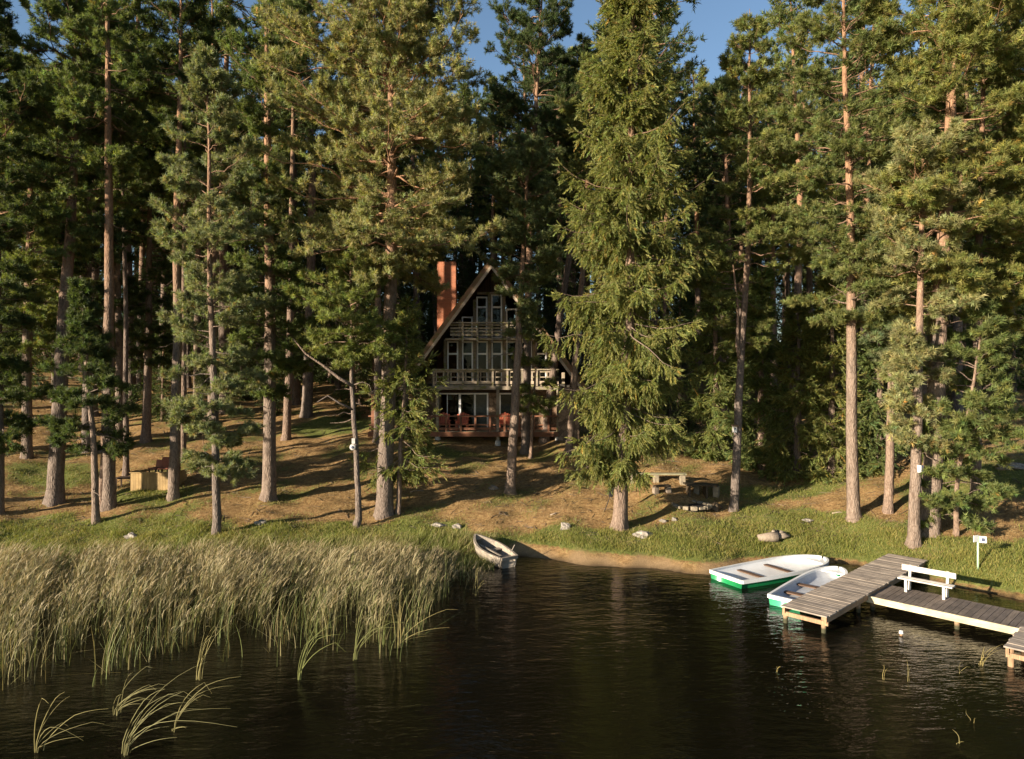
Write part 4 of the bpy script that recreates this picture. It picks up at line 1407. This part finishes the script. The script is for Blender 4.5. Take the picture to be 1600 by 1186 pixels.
MB().box((hx_ * .72, .12, .78), (.16, .05, .48), rot=Matrix.Rotation(R(8), 3, 'Y')).build('blade', M['black'], t, bevel=.02)


def rock(label, px, py, sx, sy, sz, mat='rock', seed=0, name='boulder', cat='rock', rz=0):
    x, y = hit(px, py)
    r = np.random.default_rng(seed)
    bm_v, bm_f = [], []
    nu, nv = 14, 9
    ph = r.uniform(0, 6, 6)
    for i in range(nv + 1):
        th = math.pi * i / nv
        for j in range(nu):
            a = 2 * math.pi * j / nu
            d = np.array([math.sin(th) * math.cos(a), math.sin(th) * math.sin(a), math.cos(th)])
            k = 1 + .22 * math.sin(3 * d[0] + ph[0]) * math.cos(2.5 * d[1] + ph[1]) + .14 * math.sin(5 * d[2] + 4 * d[0] + ph[2]) + .08 * math.sin(9 * d[1] + 7 * d[0] + ph[3])
            bm_v.append((d[0] * k * sx, d[1] * k * sy, d[2] * k * sz))
    for i in range(nv):
        for j in range(nu):
            bm_f.append((i * nu + j, (i + 1) * nu + j, (i + 1) * nu + (j + 1) % nu, i * nu + (j + 1) % nu))
    o = MB().add(bm_v, bm_f).build(name, M[mat], None, False)
    o.location = (x, y, tz(x, y) + sz * .12); o.rotation_euler = (0, 0, rz)
    return tag(o, label, cat)


rock('pale angular boulder on the grass between the skiff and the great spruce', 884, 826, .20, .16, .20, seed=1)
rock('broad pale boulder in the grass before the great spruce trunk', 1006, 837, .36, .22, .16, seed=2)
rock('small pale stone before the fire pit, left of its twin', 1036, 815, .13, .1, .08, seed=3)
rock('small pale stone before the fire pit, right of its twin', 1054, 813, .12, .1, .09, seed=4)
rock('dark boulder right of the fire pit', 1117, 796, .28, .22, .22, 'dark_bench', seed=5)
rock('grey stone with a long shadow right of the young pale pine', 406, 819, .22, .15, .12, seed=6)
rock('grey low stone on the bank, left of two near the crooked pine', 686, 822, .26, .16, .09, seed=7)
rock('grey low stone on the bank, right of two near the crooked pine', 714, 824, .2, .14, .10, seed=8)
rock('pale stone at the reed edge below the tan screen', 205, 840, .22, .16, .13, seed=9)
rock('dark stump-like stone beside the leaning porch pine', 771, 764, .2, .16, .13, 'stump', seed=10)
rock('small stone on the slope between the spruce and the nest box pine', 1262, 814, .2, .14, .07, seed=11)
rock('pale flat stone on the far right slope', 1580, 731, .7, .35, .16, seed=12)
t, x, y = ground_thing('driftwood_log', 'grey broken tree stump lying in the grass above the white boats', 'log', 1212, 847)
b = MB().tube([(-.62, .05, .10), (-.25, .0, .15), (.05, -.05, .17)], [.13, .17, .2], 12).build('log', M['stump'], t, True)
b = MB()
for (a, e_) in ((.2, .3), (.8, .55), (-.3, .25), (1.4, .5), (2.2, .4)):
    b.tube([(.05, 0, .16), (.05 + .22 * math.cos(a), .08 * math.sin(a) - .03, .16 + .2 * math.sin(e_ + a * .5)), (.05 + .45 * math.cos(a * .8), .2 * math.sin(a), .14 + .26 * math.sin(e_))], [.11, .08, .03], 7)
b.build('root', M['stump'], t, True)
b = MB()
xx0, yy0 = hit(1268, 800)
for i, (px, py, an, ln) in enumerate(((1285, 818, .3, .7), (1300, 803, -.2, .5), (860, 806, .5, .5), (640, 770, .2, .6))):
    x, y = hit(px, py); z = tz(x, y) + .02
    tag(MB().tube([(x, y, z), (x + ln * .5 * math.cos(an), y + ln * .5 * math.sin(an), z + .06), (x + ln * math.cos(an), y + ln * math.sin(an), z + .03)], [.03, .024, .012], 6).build('fallen_branch', M['stump'], None, True),
        ('dry fallen branch on the slope left of the tall layered pine', 'small fallen branch higher up beside the tall layered pine', 'dry fallen branch on the bank above the skiff', 'dry fallen branch right of the great pine foot')[i], 'branch')


# ------------------------------------------------------------------ reeds, sedge and grass
def blades(P, H, W, lean, bend, tint0, tint1, rng, segs=3, curl=None):
    """bent tapering blades: P (n,3), H heights, lean (n,2) horizontal drift at the tip per metre height, bend = how late they bend"""
    n = len(P)
    a = rng.uniform(0, np.pi, n)
    sd = np.stack([np.cos(a), np.sin(a), 0 * a], 1)
    V = np.empty((n, 2 * segs + 1, 3)); C = np.empty((n, 2 * segs + 1, 3))
    for i in range(segs + 1):
        q = i / segs
        off = np.concatenate([lean * (H * q ** bend)[:, None], 0 * H[:, None]], 1)
        zz = H * q * (1 - (np.zeros(n) if curl is None else curl) * q ** 3)
        c = P + off; c[:, 2] += zz
        col = tint0 * (1 - q) + tint1 * q
        if i < segs:
            w = (W * (1 - .75 * q ** 1.5))[:, None] / 2
            V[:, 2 * i] = c - sd * w; V[:, 2 * i + 1] = c + sd * w
            C[:, 2 * i] = col; C[:, 2 * i + 1] = col
        else:
            V[:, -1] = c; C[:, -1] = col
    T = []
    for i in range(segs - 1):
        T += [(2 * i, 2 * i + 1, 2 * i + 3), (2 * i, 2 * i + 3, 2 * i + 2)]
    T.append((2 * segs - 2, 2 * segs - 1, 2 * segs))
    T = np.array(T)
    nv = 2 * segs + 1
    TT = T[None] + (np.arange(n) * nv)[:, None, None]
    return V.reshape(-1, 3), TT.reshape(-1, 3), C.reshape(-1, 3)


def join(parts):
    V, T, C, off = [], [], [], 0
    for v, t, c in parts:
        V.append(v); T.append(t + off); C.append(c); off += len(v)
    return np.concatenate(V), np.concatenate(T), np.concatenate(C)


rng = np.random.default_rng(9)
FR = np.array([plane(px, py, 0) for px, py in ((-120, 1085), (0, 1060), (100, 1048), (200, 1036), (280, 1015), (350, 1000), (430, 1004), (500, 990), (560, 1000), (620, 1000), (660, 975), (690, 935), (722, 912), (752, 903), (772, 893))])
FR = FR[np.argsort(FR[:, 0])]
n = 26000
X = rng.uniform(-19, -.75, n)
yf = np.interp(X, FR[:, 0], FR[:, 1]) + .5 * np.sin(1.9 * X) + .35 * np.sin(4.7 * X + 1) - .3
yb = shore(X) - .2
u = rng.random(n) ** .9
Y = yf + (yb - yf) * u
edge = (Y - yf)
clump = np.sin(2.1 * X + 1.3 * Y) + np.sin(3.7 * Y - 1.1 * X + 2) + np.sin(5.3 * X + 3.1 * Y)
keepm = (rng.random(n) < np.clip(.03 + edge * .16 + .12 * np.sin(4.3 * X + .6 * Y) + .1 * np.sin(9.1 * X), 0, 1)) & (rng.random(n) < np.clip(.72 + .3 * clump, .12, 1)) & (Y < yb) & ~((X > -1.9) & (Y > 21.9))
X, Y = X[keepm], Y[keepm]; n = len(X)
tall = np.interp(Y, [14, 18.5, 20.5, 22.5, 24], [1.25, 1.27, 1.12, .8, .6]) * np.interp(X, [-4.5, -2.6, -1.7, -.7], [1, .8, .42, .34])
H = tall * rng.uniform(.5, 1.15, n) * (1 + .08 * clump[keepm])
P = np.stack([X, Y, np.full(n, -.05)], 1)
wind = np.stack([.20 + .10 * np.sin(.8 * X) + rng.normal(0, .12, n), -.02 + rng.normal(0, .10, n)], 1)
grn = rng.random((n, 1))
low = np.array([.145, .152, .05]) * (.7 + .6 * grn) * np.array([1.25, 1, .95]) ** (1 - grn)
tip = np.where(grn < .74, np.array([.54, .44, .25]), np.array([.26, .26, .09])) * rng.uniform(.7, 1.2, (n, 1))
parts = [blades(P, H, rng.uniform(.008, .017, n), wind, 2.0, low, tip * .6 + low * .4, rng, 4)]
for kk in range(3):                                   # leaves leaving the stem and bending downwind
    f = rng.uniform(.25, .85, n)
    b0 = P + np.concatenate([wind * (H * f ** 2)[:, None], (H * f)[:, None]], 1)
    lh = H * rng.uniform(.18, .40, n)
    lw = wind * 1.2 + rng.normal(0, .45, (n, 2)) + np.array([.35, 0])
    parts.append(blades(b0, lh, rng.uniform(.009, .019, n), lw * .8, 1.4, low * .5 + tip * .5, tip, rng, 3, rng.uniform(.1, .75, n)))
pt = P + np.concatenate([wind * H[:, None], (H * .97)[:, None]], 1)   # feathery plume
m = rng.random(n) < .72
for kk in range(2):
    q = m & (rng.random(n) < .9)
    parts.append(blades(pt[q] - np.array([0, 0, .1]), rng.uniform(.16, .30, q.sum()), rng.uniform(.012, .027, q.sum()), wind[q] * 1.5 + rng.normal(.25, .3, (q.sum(), 2)), 1.5,
                        np.array([.33, .25, .13]) * rng.uniform(.75, 1.2, (q.sum(), 1)), np.array([.42, .33, .175]) * rng.uniform(.8, 1.15, (q.sum(), 1)), rng, 3, rng.uniform(.1, .6, q.sum())))
ns = 1500                                             # loose single stems standing out from the bed
Xs = rng.uniform(-18, -1.2, ns)
Ys = np.interp(Xs, FR[:, 0], FR[:, 1]) + rng.normal(.1, .55, ns) + .4 * np.sin(3.1 * Xs)
ok = (np.sin(2.3 * Xs + 1) + np.sin(5.1 * Xs + 2.2 * Ys) + rng.normal(0, .6, ns)) > -.2
Xs, Ys = Xs[ok], Ys[ok]; ns = len(Xs)
Ps = np.stack([Xs, Ys, np.full(ns, -.05)], 1)
gs = rng.random((ns, 1))
cs = np.where(gs < .5, np.array([.17, .19, .06]), np.array([.30, .245, .11])) * rng.uniform(.6, 1.15, (ns, 1))
parts.append(blades(Ps, rng.uniform(.35, 1.45, ns), rng.uniform(.012, .022, ns), np.stack([rng.normal(.12, .18, ns), rng.normal(0, .12, ns)], 1), 2.2, cs * .8, cs * 1.15, rng, 4))
br = rng.random(ns) < .3                              # broken ones lying over
parts.append(blades(Ps[br], rng.uniform(.25, .6, br.sum()), rng.uniform(.010, .018, br.sum()), rng.normal(0, 1.6, (br.sum(), 2)), 1.1, cs[br], cs[br] * 1.2, rng, 3))
V, T, C = join(parts)
tag(link_mesh('reeds', mesh_np('reeds', V, T, C), M['reed']), 'dense bed of tan and green reeds along the left shore', 'reeds', None, 'stuff')

n = 26000                                             # sedge between reeds and bank
X = rng.uniform(-22, -.6, n); Y = shore(X) + rng.uniform(-1.6, 1.3, n)
P = np.stack([X, Y, np.maximum(terrain(X, Y), -.03)], 1)
H = rng.uniform(.22, .52, n) * np.interp(X, [-3, -.6], [1, .7])
g = rng.random((n, 1))
c0 = np.array([.12, .15, .035]) * rng.uniform(.7, 1.2, (n, 1))
c1 = np.where(g < .5 + .3 * np.sin(X * 1.4 + Y)[:, None], np.array([.20, .23, .06]), np.array([.40, .33, .18])) * rng.uniform(.75, 1.2, (n, 1))
V, T, C = blades(P, H, rng.uniform(.010, .018, n), np.stack([rng.normal(.3, .35, n), rng.normal(0, .3, n)], 1), 1.8, c0, c1, rng, 3)
tag(link_mesh('sedge', mesh_np('sedge', V, T, C), M['reed']), 'short pale green sedge behind the reed bed', 'sedge', None, 'stuff')

n = 420000                                            # grass on the bank
Y = rng.uniform(18, 36, n); X = rng.uniform(-.76, .78, n) * Y
t_ = Y - shore(X)
gr = green_at(X, Y)
pr = np.clip(gr, 0, 1) ** 1.3 * np.interp(t_, [0, .4, 5, 12], [0, 1, .8, .45])
pr = np.where((X > -.8) & (X < 7.3) & (t_ < .55 + .2 * np.sin(3.3 * X) + .12 * np.sin(7.7 * X)), 0, pr)
k = (rng.random(n) < pr)
X, Y, t_ = X[k], Y[k], t_[k]; n = len(X)
P = np.stack([X, Y, terrain(X, Y) - .01], 1)
tuft = .75 + .35 * np.sin(3.3 * X + 1.7 * Y) * np.sin(2.1 * Y - 1.3 * X)
H = rng.uniform(.07, .19, n) * tuft * np.interp(t_, [0, 3, 8], [1.25, 1, .7])
g = rng.random((n, 1))
c1 = np.where(g < .58 + .22 * np.sin(2.2 * X + 1.1 * Y)[:, None], np.array([1.0, 1.05, 1.0]), np.array([1.9, 1.45, 2.0])) * rng.uniform(.7, 1.25, (n, 1))
V, T, C = blades(P, H, rng.uniform(.012, .022, n), rng.normal(0, .55, (n, 2)), 1.7, np.full((n, 3), .8), c1, rng, 2)
tag(link_mesh('grass', mesh_np('grass', V, T, C), M['grass']), 'short green grass along the bank', 'grass', None, 'stuff')

n = 170000                                             # dry straw and needles on the slope
Y = rng.uniform(22, 37, n); X = rng.uniform(-.76, .78, n) * Y
t_ = Y - shore(X)
k = (t_ > 1.2) & (rng.random(n) < .35 + .4 * np.sin(1.9 * X + 1.2 * Y) * np.sin(1.4 * Y - .8 * X))
X, Y = X[k], Y[k]; n = len(X)
P = np.stack([X, Y, terrain(X, Y) - .01], 1)
V, T, C = blades(P, rng.uniform(.03, .11, n), rng.uniform(.012, .02, n), rng.normal(0, 1.1, (n, 2)), 1.4, np.array([[.28, .19, .09]]) * rng.uniform(.6, 1.1, (n, 1)),
                 np.array([[.48, .36, .18]]) * rng.uniform(.6, 1.15, (n, 1)), rng, 2)
n = 2600                                              # fallen twigs lying on the needles
Y = rng.uniform(24, 44, n); X = rng.uniform(-.76, .78, n) * Y
k = Y - shore(X) > 1.4
X, Y = X[k], Y[k]; n = len(X)
a = rng.uniform(0, 6.28, n); l = rng.uniform(.12, .6, n)
Q = []
for q in (0, .5, 1):
    xq = X + np.cos(a) * l * q + rng.normal(0, .02, n); yq = Y + np.sin(a) * l * q + rng.normal(0, .02, n)
    Q.append(np.stack([xq, yq, terrain(xq, yq) + .015], 1))
Vt, Tt = tubes(np.stack(Q, 1), np.stack([.012 + 0 * l, .010 + 0 * l, .004 + 0 * l], 1) * rng.uniform(.5, 1.3, (n, 1)), 4)
Ct = np.repeat(np.array([[.20, .15, .11]]) * rng.uniform(.4, 1.5, (n, 1)), 12, 0)
V, T, C = join([(V, T, C), (Vt, Tt, Ct)])
tag(link_mesh('dry_grass', mesh_np('dry_grass', V, T, C), M['reed']), 'dry straw and needle litter on the slope', 'dry grass', None, 'stuff')


def reed_clump(label, base, tips, w=.03, seed=0, col=(.34, .30, .13), name='reed_clump'):
    """a few separate bent blades standing in open water; tips in photo pixels"""
    r = np.random.default_rng(seed)
    x, y = plane(*base, 0)
    s = y / F
    t = thing(name, label, 'reed', (x, y, 0))
    Vs, Ts, Cs, off = [], [], [], 0
    tips = [(a + r.normal(0, .02) * (a - base[0]), b - 0 * a) for a, b in tips] + [(a + r.normal(0, .16) * (a - base[0]) + r.normal(0, 5), base[1] + (b - base[1]) * r.uniform(.55, .97)) for a, b in tips if len(tips) > 2]
    for i, (tx, ty) in enumerate(tips):
        ex, ez = (tx - base[0]) * s, (base[1] - ty) * s
        k = 9
        q = np.linspace(0, 1, k)
        dep = r.uniform(-.25, .25)
        c = np.stack([ex * q ** 1.55, dep * q, ez * (1.28 * q - .28 * q ** 3.2) if ez > abs(ex) * .3 else ez * q + .3 * np.sin(q * np.pi)], 1)
        c[0, 2] = -.15
        c[:, :2] += r.normal(0, .03, 2)
        kk_ = int(r.integers(4, 8)); c[kk_:, 2] -= np.linspace(0, 1, k - kk_) * r.uniform(0, .28) * abs(ez); c[:, 0] += .02 * np.sin(q * r.uniform(3, 7) + r.uniform(0, 6))
        rr_ = w / 2 * r.uniform(.3, .62) * np.clip(1.15 - q, .12, 1)
        V, T = tubes(c[None], rr_[None], 4)
        cc = np.array(col) * r.uniform(.7, 1.15) * np.linspace(.8, 1.25, k)[:, None]
        Vs.append(V); Ts.append(T + off); Cs.append(np.repeat(cc, 4, 0)); off += len(V)
    link_mesh('blade', mesh_np('blade', np.concatenate(Vs), np.concatenate(Ts), np.concatenate(Cs)), M['reed'], t)
    return t


reed_clump('sparse clump of bent reeds nearest the bottom left corner', (57, 1174), ((88, 1068), (104, 1088), (156, 1104), (132, 1148)), seed=1)
reed_clump('short reed clump right of the corner clump, bent to the right', (181, 1116), ((241, 1034), (252, 1060), (258, 1068), (226, 1090), (206, 1042)), seed=2)
reed_clump('largest clump of long drooping reeds in the foreground water', (192, 1179), ((305, 1043), (310, 1112), (302, 1076), (285, 1070), (262, 1128), (315, 1058)), seed=3)
reed_clump('pair of reed blades arching over the largest foreground clump', (270, 1142), ((332, 1058), (366, 1053), (297, 1130)), seed=4)
reed_clump('tall leaning sheaf of reeds before the reed bed edge', (311, 1062), ((334, 962), (340, 975), (330, 985), (346, 968)), .034, seed=5)
reed_clump('leaning sheaf of green reeds standing in the water at the bed edge', (465, 1062), ((500, 960), (515, 968), (488, 985), (540, 960)), .032, seed=6, col=(.24, .26, .09))
reed_clump('reed sheaf at the bed edge with thin fallen stalks to the right', (556, 1030), ((578, 930), (598, 945), (566, 960), (620, 955), (640, 958)), .03, seed=7, col=(.26, .27, .10))
reed_clump('bright straw reeds standing at the right end of the bed', (622, 1012), ((630, 900), (648, 915), (610, 905), (712, 950), (670, 985)), .03, seed=8, col=(.40, .34, .15))
reed_clump('lone upright reed before the old skiff', (742, 930), ((744, 872), (752, 890), (762, 900)), .024, seed=9)
for i, (b_, tp, lb) in enumerate((((1380, 1062), ((1380, 1036), (1382, 1040)), 'short upright stalk in the water below the jetty'),
                                  ((1422, 1066), ((1423, 1032), (1440, 1046)), 'thin upright stalk with a bent neighbour in the water'),
                                  ((1497, 1052), ((1512, 1036), (1500, 1034)), 'small curled stalk in the water under the boardwalk'),
                                  ((1534, 1040), ((1552, 1004), (1566, 998), (1545, 1012)), 'pale arching reed tuft in the water beside the second jetty'),
                                  ((1214, 1050), ((1215, 1036), (1218, 1042)), 'tiny reed tip in the open water before the jetty'),
                                  ((1502, 1165), ((1503, 1150), (1506, 1154)), 'tiny reed tip in dark water at the lower right'),
                                  ((1519, 1128), ((1521, 1116), (1523, 1118)), 'tiny reed tip above the lowest one at the lower right'))):
    reed_clump(lb, b_, tp, .022, 30 + i, (.36, .30, .12), 'reed')
x, y = plane(1408, 993, 0)
t = thing('marker_stake', 'white-topped marker stake standing in the water before the jetty', 'stake', (x, y, 0))
MB().tube([(0, 0, -1), (0, 0, .05)], .035, 8).build('stake', M['post_wood'], t)
MB().tube([(0, 0, .05), (0, 0, .12)], [.05, .04], 10).build('cap', M['sign'], t)
